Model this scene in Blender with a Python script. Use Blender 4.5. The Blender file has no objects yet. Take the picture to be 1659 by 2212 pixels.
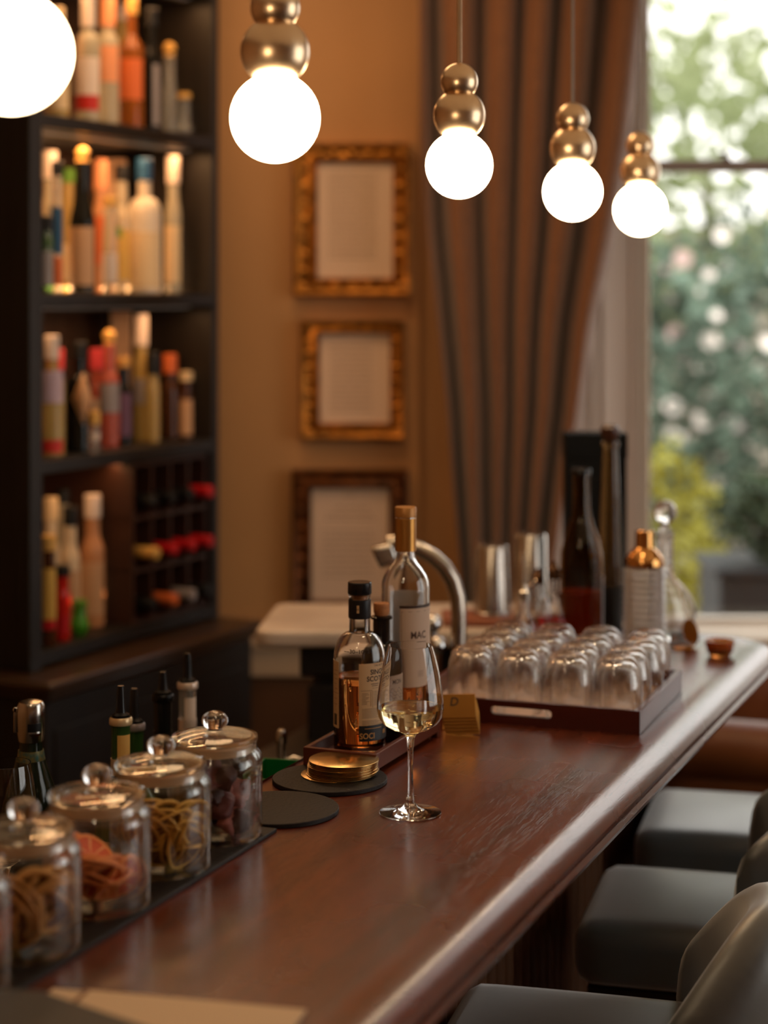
import bpy, bmesh, math, random
from mathutils import Vector, Matrix
rnd = random.Random(7)
scene = bpy.context.scene
COL = scene.collection
sin, cos, PI = math.sin, math.cos, math.pi
R = math.radians

# ------------------------------------------------------------------ camera
CAMZ = 1.747            # lens height above the floor
FPX = 4000.0            # focal length in pixels of the 1659 x 2212 frame
HOR = 640.0             # horizon row (view camera, level, shifted down)
cam = bpy.data.cameras.new('camera')
cam_o = bpy.data.objects.new('camera', cam); COL.objects.link(cam_o)
cam_o.location = (0, 0, CAMZ); cam_o.rotation_euler = (PI/2, 0, 0)
cam.sensor_fit = 'VERTICAL'; cam.sensor_height = 36; cam.sensor_width = 27
cam.lens = FPX/2212*36
cam.shift_y = -(1106-HOR)/2212
cam.clip_start = .05; cam.clip_end = 100
cam.dof.use_dof = True; cam.dof.focus_distance = 2.48
cam.dof.aperture_fstop = cam.lens/1000/.030
scene.camera = cam_o
# ------------------------------------------------------------------ world, exposure
world = bpy.data.worlds.new('world'); scene.world = world; world.use_nodes = True
_bg = world.node_tree.nodes['Background']
_bg.inputs['Color'].default_value = (.95, .93, .88, 1)
_bg.inputs['Strength'].default_value = 3.0
scene.view_settings.view_transform = 'Standard'; scene.view_settings.look = 'None'
scene.view_settings.exposure = 0.0; scene.view_settings.gamma = 1
scene.view_settings.use_curve_mapping = False
scene.cycles.use_denoising = True
scene.cycles.max_bounces = 24; scene.cycles.transmission_bounces = 24
scene.cycles.transparent_max_bounces = 24; scene.cycles.glossy_bounces = 6; scene.cycles.diffuse_bounces = 4
scene.cycles.sample_clamp_indirect = 6; scene.cycles.caustics_reflective = True
scene.cycles.blur_glossy = .3
# ------------------------------------------------------------------ lights of the room and an added ceiling fill
def area_light(name, loc, size, power, color, rot=(0, 0, 0), size_y=None):
    l = bpy.data.lights.new(name, 'AREA'); l.energy = power; l.color = color
    l.shape = 'RECTANGLE'; l.size = size; l.size_y = size_y or size
    o = bpy.data.objects.new(name, l); COL.objects.link(o)
    o.location = loc; o.rotation_euler = rot
    return o
WARM = (1, .62, .32)
area_light('ceiling_fill', (.3, 1.9, 2.94), 4.2, 12, WARM)  # unseen broad dim panel, added as warm bounce off the ceiling
area_light('ceiling_light_wall', (-.25, 4.15, 2.9), .6, 9, WARM)
GLOBE_POWER = 26.0

# ------------------------------------------------------------------ materials
MATS = {}
def S(c):      # sRGB 0-255 -> linear
    return tuple(((v/255)/12.92 if v/255 <= .04045 else ((v/255+.055)/1.055)**2.4) for v in c)
def mat(name, color=(.5, .5, .5), rough=.5, metal=0, trans=0, ior=1.45, emit=None, es=0, bump=0, bscale=40, vary=0, vscale=8,
        stretch=(1, 1, 1), coat=0, alpha=1, sheen=0, color2=None, spec=.5, rvary=0):
    if name in MATS: return MATS[name]
    m = bpy.data.materials.new(name); m.use_nodes = True; MATS[name] = m
    nt = m.node_tree; N = nt.nodes; L = nt.links; b = N['Principled BSDF']
    I = b.inputs
    I['Base Color'].default_value = (*color, 1); I['Roughness'].default_value = rough; I['Metallic'].default_value = metal
    I['Transmission Weight'].default_value = trans; I['IOR'].default_value = ior
    I['Coat Weight'].default_value = coat; I['Coat Roughness'].default_value = .36 if coat else .03; I['Alpha'].default_value = alpha; I['Specular IOR Level'].default_value = spec
    if sheen: I['Sheen Weight'].default_value = sheen
    if emit: I['Emission Color'].default_value = (*emit, 1); I['Emission Strength'].default_value = es
    if bump or vary or rvary:
        tc = N.new('ShaderNodeTexCoord'); mp = N.new('ShaderNodeMapping'); mp.inputs['Scale'].default_value = stretch
        L.new(tc.outputs['Object'], mp.inputs['Vector'])
    if vary or rvary:
        n = N.new('ShaderNodeTexNoise'); n.inputs['Scale'].default_value = vscale; n.inputs['Detail'].default_value = 6
        L.new(mp.outputs['Vector'], n.inputs['Vector'])
    if vary:
        r = N.new('ShaderNodeValToRGB'); c2 = color2 or tuple(x*(1-vary) for x in color)
        r.color_ramp.elements[0].position = .35; r.color_ramp.elements[1].position = .65
        r.color_ramp.elements[0].color = (*c2, 1); r.color_ramp.elements[1].color = (*color, 1)
        L.new(n.outputs['Fac'], r.inputs['Fac']); L.new(r.outputs['Color'], I['Base Color'])
    if rvary:
        r = N.new('ShaderNodeMapRange'); r.inputs['To Min'].default_value = max(.03, rough-rvary); r.inputs['To Max'].default_value = rough+rvary
        L.new(n.outputs['Fac'], r.inputs['Value']); L.new(r.outputs['Result'], I['Roughness'])
    if bump:
        n2 = N.new('ShaderNodeTexNoise'); n2.inputs['Scale'].default_value = bscale; n2.inputs['Detail'].default_value = 5
        L.new(mp.outputs['Vector'], n2.inputs['Vector'])
        bp = N.new('ShaderNodeBump'); bp.inputs['Strength'].default_value = bump; bp.inputs['Distance'].default_value = .002
        L.new(n2.outputs['Fac'], bp.inputs['Height']); L.new(bp.outputs['Normal'], I['Normal'])
    return m
def thin_glass(name, tint=(1, 1, 1), edge=.35, rough=.02):
    """real glass whose thin flat middle lets light straight through"""
    if name in MATS: return MATS[name]
    m = bpy.data.materials.new(name); m.use_nodes = True; MATS[name] = m
    nt = m.node_tree; N = nt.nodes; L = nt.links; N.clear()
    out = N.new('ShaderNodeOutputMaterial'); g = N.new('ShaderNodeBsdfGlass'); g.inputs['IOR'].default_value = 1.45
    g.inputs['Color'].default_value = (*tint, 1); g.inputs['Roughness'].default_value = rough
    t = N.new('ShaderNodeBsdfTransparent'); t.inputs['Color'].default_value = (*tint, 1)
    gl = N.new('ShaderNodeBsdfGlossy'); gl.inputs['Roughness'].default_value = rough
    lw = N.new('ShaderNodeLayerWeight'); lw.inputs['Blend'].default_value = .5
    def pw(e, a, b_):
        p = N.new('ShaderNodeMath'); p.operation = 'POWER'; p.inputs[1].default_value = e; L.new(lw.outputs['Facing'], p.inputs[0])
        q = N.new('ShaderNodeMath'); q.operation = 'MULTIPLY_ADD'; q.inputs[1].default_value = b_; q.inputs[2].default_value = a; L.new(p.outputs[0], q.inputs[0]); return q
    fr = pw(5, .04, .96)
    m1 = N.new('ShaderNodeMixShader'); L.new(fr.outputs[0], m1.inputs[0]); L.new(t.outputs[0], m1.inputs[1]); L.new(gl.outputs[0], m1.inputs[2])
    m2 = N.new('ShaderNodeMixShader'); L.new(pw(edge, 0, 1).outputs[0], m2.inputs[0]); L.new(m1.outputs[0], m2.inputs[1]); L.new(g.outputs[0], m2.inputs[2])
    L.new(m2.outputs[0], out.inputs['Surface'])
    return m
def pane_glass(name='window_glass'):
    if name in MATS: return MATS[name]
    m = bpy.data.materials.new(name); m.use_nodes = True; MATS[name] = m
    nt = m.node_tree; N = nt.nodes; L = nt.links; N.clear()
    out = N.new('ShaderNodeOutputMaterial'); t = N.new('ShaderNodeBsdfTransparent'); gl = N.new('ShaderNodeBsdfGlossy'); gl.inputs['Roughness'].default_value = .02
    mx = N.new('ShaderNodeMixShader'); mx.inputs[0].default_value = .05
    L.new(t.outputs[0], mx.inputs[1]); L.new(gl.outputs[0], mx.inputs[2]); L.new(mx.outputs[0], out.inputs['Surface'])
    return m
BRASS = mat('brass', (.84, .62, .40), .30, 1, rvary=.08, vscale=30)
GOLD = mat('polished_gold', (.60, .40, .16), .24, 1)
COPPER = mat('copper', (.8, .38, .17), .15, 1)
STEEL = mat('steel', (.55, .52, .48), .2, 1)
CHROME = mat('chrome', (.7, .7, .7), .08, 1)
BLACKP = mat('black_plastic', (.008, .008, .009), .25)
CLEAR = mat('clear_glass', (1, 1, 1), .0, 0, 1, 1.46)
PALEG = thin_glass('jar_glass', (.97, .98, .97), 1.6)
TUMG = thin_glass('tumbler_glass', (.985, .985, .98), 1.3)
CORK = mat('cork', S((190, 125, 75)), .8, vary=.4, vscale=120)
PAPER = mat('cream_paper', S((205, 180, 150)), .7)
INK = mat('black_ink', (.02, .015, .012), .6)

# ------------------------------------------------------------------ mesh helpers
class MB:
    def __init__(self): self.v = []; self.f = []
    def add(self, vs, fs, M=None):
        k = len(self.v)
        self.v += [tuple(M @ Vector(v)) if M else tuple(v) for v in vs]
        self.f += [tuple(i+k for i in f) for f in fs]
        return self
    def lathe(self, prof, seg=32, M=None, closed=False):
        vs = []; rings = []
        for r, z in prof:
            if r < 1e-7: rings.append([len(vs)]); vs.append((0, 0, z))
            else:
                rings.append(list(range(len(vs), len(vs)+seg)))
                vs += [(r*cos(2*PI*i/seg), r*sin(2*PI*i/seg), z) for i in range(seg)]
        fs = []; n = len(rings)
        for a in range(n if closed else n-1):
            A = rings[a]; B = rings[(a+1) % n]
            for i in range(seg):
                j = (i+1) % seg
                if len(A) == 1 and len(B) == 1: continue
                if len(A) == 1: fs.append((A[0], B[j], B[i]))
                elif len(B) == 1: fs.append((A[i], A[j], B[0]))
                else: fs.append((A[i], A[j], B[j], B[i]))
        return self.add(vs, fs, M)
    def box(self, x0, x1, y0, y1, z0, z1, M=None):
        vs = [(x, y, z) for z in (z0, z1) for y in (y0, y1) for x in (x0, x1)]
        return self.add(vs, [(0, 2, 3, 1), (4, 5, 7, 6), (0, 1, 5, 4), (2, 6, 7, 3), (0, 4, 6, 2), (1, 3, 7, 5)], M)
    def tube(self, pts, r, seg=10, M=None):
        pts = [Vector(p) for p in pts]; vs = []; n = len(pts)
        rr = r if isinstance(r, (list, tuple)) else [r]*n
        up = Vector((0, 0, 1)); prev = None
        for i, p in enumerate(pts):
            t = (pts[min(i+1, n-1)]-pts[max(i-1, 0)]).normalized()
            if prev is None:
                a = t.cross(up if abs(t.z) < .9 else Vector((1, 0, 0))).normalized()
            else: a = (prev - t*prev.dot(t)).normalized()
            prev = a; b = t.cross(a)
            vs += [tuple(p+rr[i]*(a*cos(2*PI*k/seg)+b*sin(2*PI*k/seg))) for k in range(seg)]
        fs = [(i*seg+k, i*seg+(k+1) % seg, (i+1)*seg+(k+1) % seg, (i+1)*seg+k) for i in range(n-1) for k in range(seg)]
        fs += [tuple(range(seg))[::-1], tuple((n-1)*seg+k for k in range(seg))]
        return self.add(vs, fs, M)
    def prism(self, outline, z0, z1, M=None):
        n = len(outline)
        vs = [(x, y, z0) for x, y in outline]+[(x, y, z1) for x, y in outline]
        fs = [tuple(range(n))[::-1], tuple(range(n, 2*n))]+[(i, (i+1) % n, n+(i+1) % n, n+i) for i in range(n)]
        return self.add(vs, fs, M)
    def build(self, name, m, parent=None, bevel=0, bseg=2, angle=35, sub=0, fix=True):
        me = bpy.data.meshes.new(name)
        me.from_pydata(self.v, [], self.f); me.validate()
        if fix:
            bm = bmesh.new(); bm.from_mesh(me)
            bmesh.ops.recalc_face_normals(bm, faces=bm.faces)
            bm.to_mesh(me); bm.free()
        me.materials.append(m)
        me.shade_smooth(); me.set_sharp_from_angle(angle=R(angle))
        o = bpy.data.objects.new(name, me); COL.objects.link(o)
        if parent: o.parent = parent
        if bevel:
            md = o.modifiers.new('bevel', 'BEVEL'); md.width = bevel; md.segments = bseg; md.limit_method = 'ANGLE'; md.angle_limit = R(40)
            md.harden_normals = False
        if sub:
            md = o.modifiers.new('sub', 'SUBSURF'); md.levels = sub; md.render_levels = sub
        return o
def T(x=0, y=0, z=0, rz=0, rx=0, ry=0, s=1):
    return Matrix.Translation((x, y, z)) @ Matrix.Rotation(rz, 4, 'Z') @ Matrix.Rotation(ry, 4, 'Y') @ Matrix.Rotation(rx, 4, 'X') @ Matrix.Scale(s, 4)
def thing(name, label, cat, loc=(0, 0, 0), rz=0, group=None, rot=None):
    o = bpy.data.objects.new(name, None); COL.objects.link(o); o.empty_display_size = .02
    o.location = loc; o.rotation_euler = rot or (0, 0, rz)
    o['label'] = label; o['category'] = cat
    if group: o['group'] = group
    return o
def tag(o, label, cat, group=None, loc=None, rz=None):
    o['label'] = label; o['category'] = cat
    if group: o['group'] = group
    if loc: o.location = loc
    if rz is not None: o.rotation_euler = (0, 0, rz)
    return o
def struct(o): o['kind'] = 'structure'; return o
def dup(root, label, loc, rot=None, group=None):
    r = root.copy(); COL.objects.link(r); r.location = loc
    if rot is not None: r.rotation_euler = rot
    r['label'] = label
    if group: r['group'] = group
    for ch in list(root.children):
        c = ch.copy(); COL.objects.link(c); c.parent = r
        for g in ch.children:
            d = g.copy(); COL.objects.link(d); d.parent = c
    return r
def text_geo(s, size, extrude=0.0):
    cu = bpy.data.curves.new('lettering', 'FONT'); cu.body = s; cu.size = size; cu.extrude = extrude
    cu.offset = size*.018 if size > .0075 else 0; cu.align_x = 'CENTER'; cu.align_y = 'CENTER'; cu.resolution_u = 3
    o = bpy.data.objects.new('lettering', cu); COL.objects.link(o)
    dg = bpy.context.evaluated_depsgraph_get(); ev = o.evaluated_get(dg)
    me = bpy.data.meshes.new_from_object(ev)
    vs = [tuple(v.co) for v in me.vertices]; fs = [tuple(p.vertices) for p in me.polygons]
    bpy.data.objects.remove(o); bpy.data.curves.remove(cu); bpy.data.meshes.remove(me)
    return vs, fs
def wrap_text(mb, s, size, r, ang, z, sx=1.0):
    """lettering bent around a cylinder of radius r, centred at angle ang (0 = facing -Y, + to the right)"""
    vs, fs = text_geo(s, size)
    out = []
    for x, y, _ in vs:
        a = ang + x*sx/r
        out.append((r*sin(a), -r*cos(a), z+y))
    mb.add(out, fs)
def wrap_patch(mb, r, a0, a1, z0, z1, n=24, th=.0004):
    """label of paper thickness around a cylinder"""
    vs = []; fs = []
    for rr in (r, r+th):
        for k in range(n+1):
            a = a0+(a1-a0)*k/n
            vs += [(rr*sin(a), -rr*cos(a), z0), (rr*sin(a), -rr*cos(a), z1)]
    m = 2*(n+1)
    for k in range(n):
        a = 2*k
        fs += [(a, a+2, a+3, a+1), (m+a, m+a+1, m+a+3, m+a+2), (a, m+a, m+a+2, a+2), (a+1, a+3, m+a+3, m+a+1)]
    fs += [(0, 1, m+1, m), (2*n, m+2*n, m+2*n+1, 2*n+1)]
    mb.add(vs, fs)
def arc(cx, cz, r, a0, a1, n):
    return [(cx+r*cos(a0+(a1-a0)*k/n), cz+r*sin(a0+(a1-a0)*k/n)) for k in range(n+1)]

# bar frame: s runs along the bar away from the camera, t across it to the right
TH = R(22); BT = 1.08
def bar(s, t, z=BT): return (s*sin(TH)+t*cos(TH), s*cos(TH)-t*sin(TH), z)
def at(px, Y, z): return ((px-829.5)/FPX*Y, Y, z)

# ================================================================== THE SETTING
WALLM = mat('wall_paint', S((186, 136, 86)), .6, vary=.08, vscale=3, bump=.15, bscale=60)
CEILM = mat('ceiling_paint', S((190, 175, 150)), .8)
FLOORM = mat('floor_oak', S((70, 44, 26)), .45, vary=.5, vscale=5, stretch=(8, 1, 1))
TRIMM = mat('trim_paint', S((190, 160, 130)), .45)
REVEALM = mat('reveal_paint', S((215, 200, 188)), .5)
DARKW = mat('dark_wood', S((38, 25, 18)), .4, vary=.4, vscale=6, stretch=(12, 1, 1))
def sbox(name, m, *b, bevel=0):
    return struct(MB().box(*b).build(name, m, bevel=bevel))
sbox('floor', FLOORM, -2.3, 3.1, -1.6, 5.3, -.1, 0)
sbox('ceiling', CEILM, -2.3, 3.1, -1.6, 5.3, 2.95, 3.05)
sbox('wall_left', WALLM, -2.3, -2.2, -1.6, 5.3, 0, 2.95)
sbox('wall_front', WALLM, -2.3, 3.1, -1.6, -1.5, 0, 2.95)
# back wall: solid part left of the window, a shallow pier edge, parts below and above the window
bk = MB(); bk.box(-2.2, .093, 4.93, 5.25, 0, 2.95); bk.box(.093, .30, 4.97, 5.25, 0, 2.95)
bk.box(.30, 2.62, 4.99, 5.25, 0, .775); bk.box(.30, 2.62, 4.99, 5.25, 2.86, 2.95); bk.box(2.62, 3.0, 4.97, 5.25, 0, 2.95)
struct(bk.build('wall_back', WALLM))
# right wall with a tall window
rw = MB(); rw.box(3.0, 3.1, -1.5, 1.1, 0, 2.95); rw.box(3.0, 3.1, 3.3, 5.25, 0, 2.95); rw.box(3.0, 3.1, 1.1, 3.3, 0, .8); rw.box(3.0, 3.1, 1.1, 3.3, 2.75, 2.95)
struct(rw.build('wall_right', WALLM))
# skirting / dado on the back wall
d = MB(); d.box(-1.2, .09, 4.895, 4.93, .74, .83); d.box(-1.2, .09, 4.88, 4.93, .815, .845)
struct(d.build('trim_1', TRIMM, bevel=.006))
sbox('trim_2', mat('dado_panel', S((92, 58, 34)), .5, vary=.2), -1.2, .09, 4.91, 4.93, 0, .74)
# splayed reveal left of the window with upright mouldings
rv = MB()
x0, y0, x1, y1 = .30, 4.99, .715, 5.20
rv.add([(x0, y0, .775), (x1, y1, .775), (x1, y1, 2.86), (x0, y0, 2.86), (x0, y0+.02, .775), (x1, y1+.02, .775), (x1, y1+.02, 2.86), (x0, y0+.02, 2.86)],
       [(0, 1, 2, 3), (4, 7, 6, 5), (0, 4, 5, 1), (1, 5, 6, 2), (2, 6, 7, 3), (3, 7, 4, 0)])
L_ = math.hypot(x1-x0, y1-y0); ra = math.atan2(y1-y0, x1-x0)
for u, w in ((.0, .03), (.10, .016), (.135, .012), (.30, .016), (.335, .012), (L_-.03, .02)):
    rv.box(u, u+w, -.014, 0, .78, 2.86, T(x0, y0, 0, ra))
struct(rv.build('trim_3', REVEALM, bevel=.003))
rv2 = MB(); rv2.box(0, .45, 0, .02, .775, 2.86, T(2.25, 5.20, 0, -ra))
struct(rv2.build('trim_4', REVEALM))
# window
WINW = mat('window_paint', S((215, 205, 192)), .4)
wf = MB(); wf.box(.715, .745, 5.18, 5.24, .80, 2.86); wf.box(2.22, 2.25, 5.18, 5.24, .80, 2.86)
wf.box(.745, 2.22, 5.19, 5.235, .80, .845); wf.box(.745, 2.22, 5.19, 5.235, 2.82, 2.86)
w1 = struct(wf.build('window_1', WINW, bevel=.004))
wr = MB(); wr.box(.745, 2.22, 5.185, 5.23, 2.095, 2.13); wr.build('meeting_rail', mat('rail_grey', S((165, 150, 140)), .4), w1, bevel=.003)
lt = MB(); lt.lathe([(0, 0), (.014, 0), (.014, .006), (.006, .01), (.005, .024), (0, .026)], 14, T(.956, 5.18, 2.13)); lt.box(-.02, .004, -.005, .005, .012, .02, T(.956, 5.18, 2.13))
lt.build('sash_latch', mat('latch_bronze', (.15, .11, .08), .3, 1), w1)
MB().box(.745, 2.22, 5.208, 5.212, .845, 2.82).build('glass_pane', pane_glass(), w1)
sl = MB(); sl.box(.30, 2.62, 4.945, 5.25, .80, .83); sl.build('window_sill', mat('sill_paint', S((185, 165, 145)), .35), w1, bevel=.008)
pn = MB(); pn.box(.30, 2.62, 4.965, 4.99, .0, .80); pn.box(.30, 2.62, 4.94, 4.97, .735, .765)
struct(pn.build('trim_5', mat('panel_paint', S((170, 140, 112)), .5), bevel=.004))
# side window (right wall)
wf = MB(); wf.box(3.02, 3.07, 1.1, 1.15, .8, 2.75); wf.box(3.02, 3.07, 3.25, 3.3, .8, 2.75); wf.box(3.02, 3.07, 1.15, 3.25, .8, .85)
wf.box(3.02, 3.07, 1.15, 3.25, 2.7, 2.75); wf.box(3.02, 3.07, 1.15, 3.25, 1.76, 1.80); wf.box(3.02, 3.07, 2.18, 2.22, .85, 2.7)
w2 = struct(wf.build('window_2', WINW)); MB().box(3.043, 3.047, 1.15, 3.25, .85, 2.7).build('glass_pane', pane_glass(), w2)

# ================================================================== GARDEN OUTSIDE
def foliage(name, label, cat, loc, rx, ry, rz, n, size, m, stem=True, group=None, seed=1, flower=None, nf=0):
    r = random.Random(seed); t = thing(name, label, cat, loc, group=group); mb = MB(); fb = MB()
    for k in range(n+nf):
        u = r.uniform(-1, 1); a = r.uniform(0, 2*PI); q = r.uniform(.55, 1)**.6*(1+.22*sin(3*a+5*u)); w = math.sqrt(1-u*u)
        p = (rx*q*w*cos(a), ry*q*w*sin(a), rz+rz*q*u)
        M = T(*p) @ Matrix.Rotation(r.uniform(0, 6), 4, 'Z') @ Matrix.Rotation(r.uniform(-1.3, 1.3), 4, 'X') @ Matrix.Rotation(r.uniform(-1, 1), 4, 'Y')
        s = size*r.uniform(.6, 1.3)
        if k < n: mb.add([(0, 0, 0), (s*.45, s*.5, .12*s), (0, s*1.2, 0), (-s*.45, s*.5, .12*s)], [(0, 1, 2), (0, 2, 3)], M)
        else:
            s *= .62
            fb.add([(0, 0, 0)]+[(s*cos(2*PI*j/7), s*sin(2*PI*j/7), s*.3) for j in range(7)], [(0, 1+j, 1+(j+1) % 7) for j in range(7)], T(*[c*1.03 for c in p]) @ Matrix.Rotation(r.uniform(.9, 1.5), 4, 'X'))
    mb.build('leaves', m, t, fix=False)
    if nf: fb.build('blossom', flower, t, fix=False)['kind'] = 'stuff'
    if stem:
        st = MB(); st.tube([(0, 0, -.02), (.02, .01, rz*.5), (-.02, 0, rz)], [.05*rx+.01, .04*rx+.01, .015], 8); st.build('stem', mat('bark', S((80, 65, 50)), .9), t)
    return t
GY = .28
struct(MB().box(-3, 9, 5.6, 26, GY-.1, GY).build('ground', mat('garden_path', S((150, 142, 130)), .9, vary=.2, vscale=1)))
gw = MB(); gw.box(-2, 9, 15.0, 15.3, GY, 2.3)
tag(gw.build('garden_wall', mat('stone_wall', S((190, 178, 164)), .9, vary=.25, vscale=1.2)), 'pale rendered garden wall behind the shrubs outside', 'wall', loc=(0, 0, 0))
g1 = mat('leaf_grey_green', S((112, 136, 118)), .6, vary=.5, vscale=2); g2 = mat('leaf_light', S((140, 150, 112)), .6, vary=.35, vscale=2)

_nt = g2.node_tree; _b = _nt.nodes['Principled BSDF']; _tl = _nt.nodes.new('ShaderNodeBsdfTranslucent'); _tl.inputs['Color'].default_value = (*S((185, 196, 150)), 1)
_mx = _nt.nodes.new('ShaderNodeMixShader'); _mx.inputs[0].default_value = .55
_nt.links.new(_b.outputs[0], _mx.inputs[1]); _nt.links.new(_tl.outputs[0], _mx.inputs[2]); _nt.links.new(_mx.outputs[0], _nt.nodes['Material Output'].inputs['Surface'])
g3 = mat('leaf_yellow', S((165, 160, 45)), .6, vary=.3, vscale=3); g4 = mat('leaf_box', S((58, 84, 52)), .6, vary=.6, vscale=5)
WHITEP = mat('petal_white', S((250, 240, 232)), .6); PINKP = mat('petal_pink', S((240, 205, 200)), .6)
foliage('flowering_shrub', 'large grey-green flowering shrub behind the window glass, at the right', 'shrub', (2.35, 10.6, GY), .75, .6, .98, 2600, .085, g1, seed=2, flower=WHITEP, nf=60)
foliage('flowering_shrub', 'grey-green flowering shrub beside the window edge, left of the larger one', 'shrub', (1.72, 11.4, GY), .6, .5, .85, 1900, .08, g1, seed=5, flower=PINKP, nf=34)
foliage('yellow_shrub', 'small yellow-green shrub low in the window near its left edge', 'shrub', (1.22, 8.0, GY), .17, .15, .42, 420, .05, g3, seed=3)
foliage('yellow_shrub', 'short yellow-green plant between the planter and the yellow shrub', 'shrub', (1.45, 8.6, GY), .15, .15, .32, 300, .05, g3, seed=8)
foliage('garden_tree', 'pale green tree with thin foliage filling the top of the window', 'tree', (2.3, 13.2, 1.5), 1.2, .8, 1.15, 1300, .15, g2, seed=4)
foliage('garden_tree', 'light green young tree high behind the far shrub, left of the other tree', 'tree', (1.55, 11.9, 1.35), .4, .4, .8, 110, .11, g2, seed=14)
pl = thing('planter_box', 'square dark blue-grey planter holding a clipped bush outside the window', 'planter', (1.53, 6.95, GY+.02))
pb = MB(); pb.box(-.31, .31, -.22, .22, 0, .43); pb.build('box', mat('planter_lead', S((24, 32, 37)), .6, vary=.25, vscale=5), pl, bevel=.01)
pb = MB(); pb.box(-.33, .33, -.24, .24, .43, .455); pb.build('rim', mat('planter_lead'), pl, bevel=.006)
foliage('clipped_bush', 'dark green clipped bush growing in the blue-grey planter', 'bush', (1.56, 6.95, GY+.48), .30, .2, .17, 1800, .035, g4, seed=6)

# ================================================================== CURTAIN
def curtain():
    t = thing('window_curtain', 'long heavy brown curtain gathered to the left of the window', 'curtain', (0, 4.78, 0))
    vs = []; fs = []; NU, NV = 170, 46
    zs = [.02+(2.88-.02)*k/NV for k in range(NV+1)]
    def edges(z):
        pts = [(.02, .20, .50), (.9, .205, .43), (1.08, .19, .45), (1.30, .17, .485), (1.44, .16, .51), (1.67, .135, .54), (1.91, .105, .59), (2.15, .09, .625), (2.51, .085, .66), (2.9, .08, .67)]
        for a, b in zip(pts, pts[1:]):
            if z <= b[0]:
                f = max(0, (z-a[0])/(b[0]-a[0])); return a[1]+(b[1]-a[1])*f, a[2]+(b[2]-a[2])*f
        return pts[-1][1:]
    for z in zs:
        a, b = edges(z); w = b-a
        for i in range(NU+1):
            u = i/NU
            ph = 2*PI*5.4*(u+.018*sin(9*u+1.5)+.006*sin(z*2.2+u*5))
            dep = .060+.012*sin(7*u+z)
            y = dep*cos(ph)+.008*cos(2*ph+z*1.3)
            vs.append((a+w*u+.010*sin(ph)*w/.5, -y, z))
    for j in range(NV):
        for i in range(NU): k = j*(NU+1)+i; fs.append((k, k+1, k+NU+2, k+NU+1))
    mb = MB().add(vs, fs)
    o = mb.build('drape', mat('curtain_fabric', S((126, 80, 46)), .75, bump=.3, bscale=500, vary=.12, vscale=40, sheen=.3), t, fix=False)
    s = o.modifiers.new('thick', 'SOLIDIFY'); s.thickness = .003
    h = MB(); h.tube([(.0, 0, 2.90), (.72, 0, 2.90)], .012, 12); h.build('curtain_rail', BRASS, t)
curtain()

# ================================================================== PICTURE FRAMES
def picture(px0, px1, py0, py1, ix0, ix1, iy0, iy1, label, gold, lines, dark=False):
    Y = 4.88; X = lambda p: (p-829.5)/FPX*Y; Z = lambda p: CAMZ+(HOR-p)/FPX*Y
    cx, cz = X((px0+px1)/2), Z((py0+py1)/2)
    t = thing('picture_frame', label, 'picture frame', (cx, Y, cz), group=None)
    o = [X(px0)-cx, X(px1)-cx, Z(py1)-cz, Z(py0)-cz]; i = [X(ix0)-cx, X(ix1)-cx, Z(iy1)-cz, Z(iy0)-cz]
    f = MB(); prof = [(0, .045), (0, .008), (.12, 0), (.3, .004), (.42, .016), (.55, .010), (.75, .006), (.86, .018), (.93, .014), (1, .022), (1, .045)]
    vs = []
    for q, y in prof:
        a = [o[k]+(i[k]-o[k])*q for k in range(4)]
        vs += [(a[0], y, a[2]), (a[1], y, a[2]), (a[1], y, a[3]), (a[0], y, a[3])]
    fs = [(4*a+k, 4*a+(k+1) % 4, 4*(a+1)+(k+1) % 4, 4*(a+1)+k) for a in range(len(prof)-1) for k in range(4)]
    f.add(vs, fs)
    # carved gilt bosses round the moulding
    r = random.Random(int(px0+py0)); bw = (i[0]-o[0])*.45
    for side in range(4):
        n = 7 if side < 2 else 9
        for k in range(n):
            q = (k+.5)/n
            if side == 0: p = (o[0]+(o[1]-o[0])*q, .012, o[2]+bw)
            elif side == 1: p = (o[0]+(o[1]-o[0])*q, .012, o[3]-bw)
            elif side == 2: p = (o[0]+bw, .012, o[2]+(o[3]-o[2])*q)
            else: p = (o[1]-bw, .012, o[2]+(o[3]-o[2])*q)
            s = bw*.55*r.uniform(.8, 1.15)
            f.lathe([(0, -s*.7), (s*.75, -s*.45), (s, 0), (s*.75, s*.45), (0, s*.7)], 10, T(*p) @ Matrix.Diagonal((1.2, .5, 1, 1)))
    f.build('frame', gold, t, angle=50)
    m = MB(); m.box(i[0]-.002, i[1]+.002, .026, .030, i[2]-.002, i[3]+.002); sh = m.build('printed_sheet', mat('menu_paper', S((205, 178, 155)), .65), t)
    tx = MB(); w = i[1]-i[0]; h = i[3]-i[2]
    for k, (a, b, q) in enumerate(lines):
        n = 9
        for j in range(n):       # broken words of a printed line, too small to read
            u0 = a+(b-a)*j/n; u1 = u0+(b-a)/n*r.uniform(.6, .9)
            tx.box(i[0]+w*u0, i[0]+w*u1, .0254, .026, i[3]-h*q-.0022, i[3]-h*q+.0014)
    tx.build('printed_lines', mat('faded_ink', S((140, 112, 92)), .7), sh)
gold1 = mat('gilt_frame', S((190, 125, 50)), .38, .75, vary=.6, vscale=30)
gold2 = mat('gilt_frame_dark', S((120, 68, 28)), .4, .6, vary=.65, vscale=22)
picture(633, 888, 308, 640, 685, 848, 350, 600, 'topmost and widest gilt frame holding a menu, on the wall left of the curtain', gold1, [(.15, .8, .1+.045*k) for k in range(17)])
picture(648, 874, 692, 950, 690, 842, 722, 915, 'smallest gilt frame, between the other two on the wall', gold1, [(.15, .75, .14+.06*k) for k in range(13)])
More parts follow.
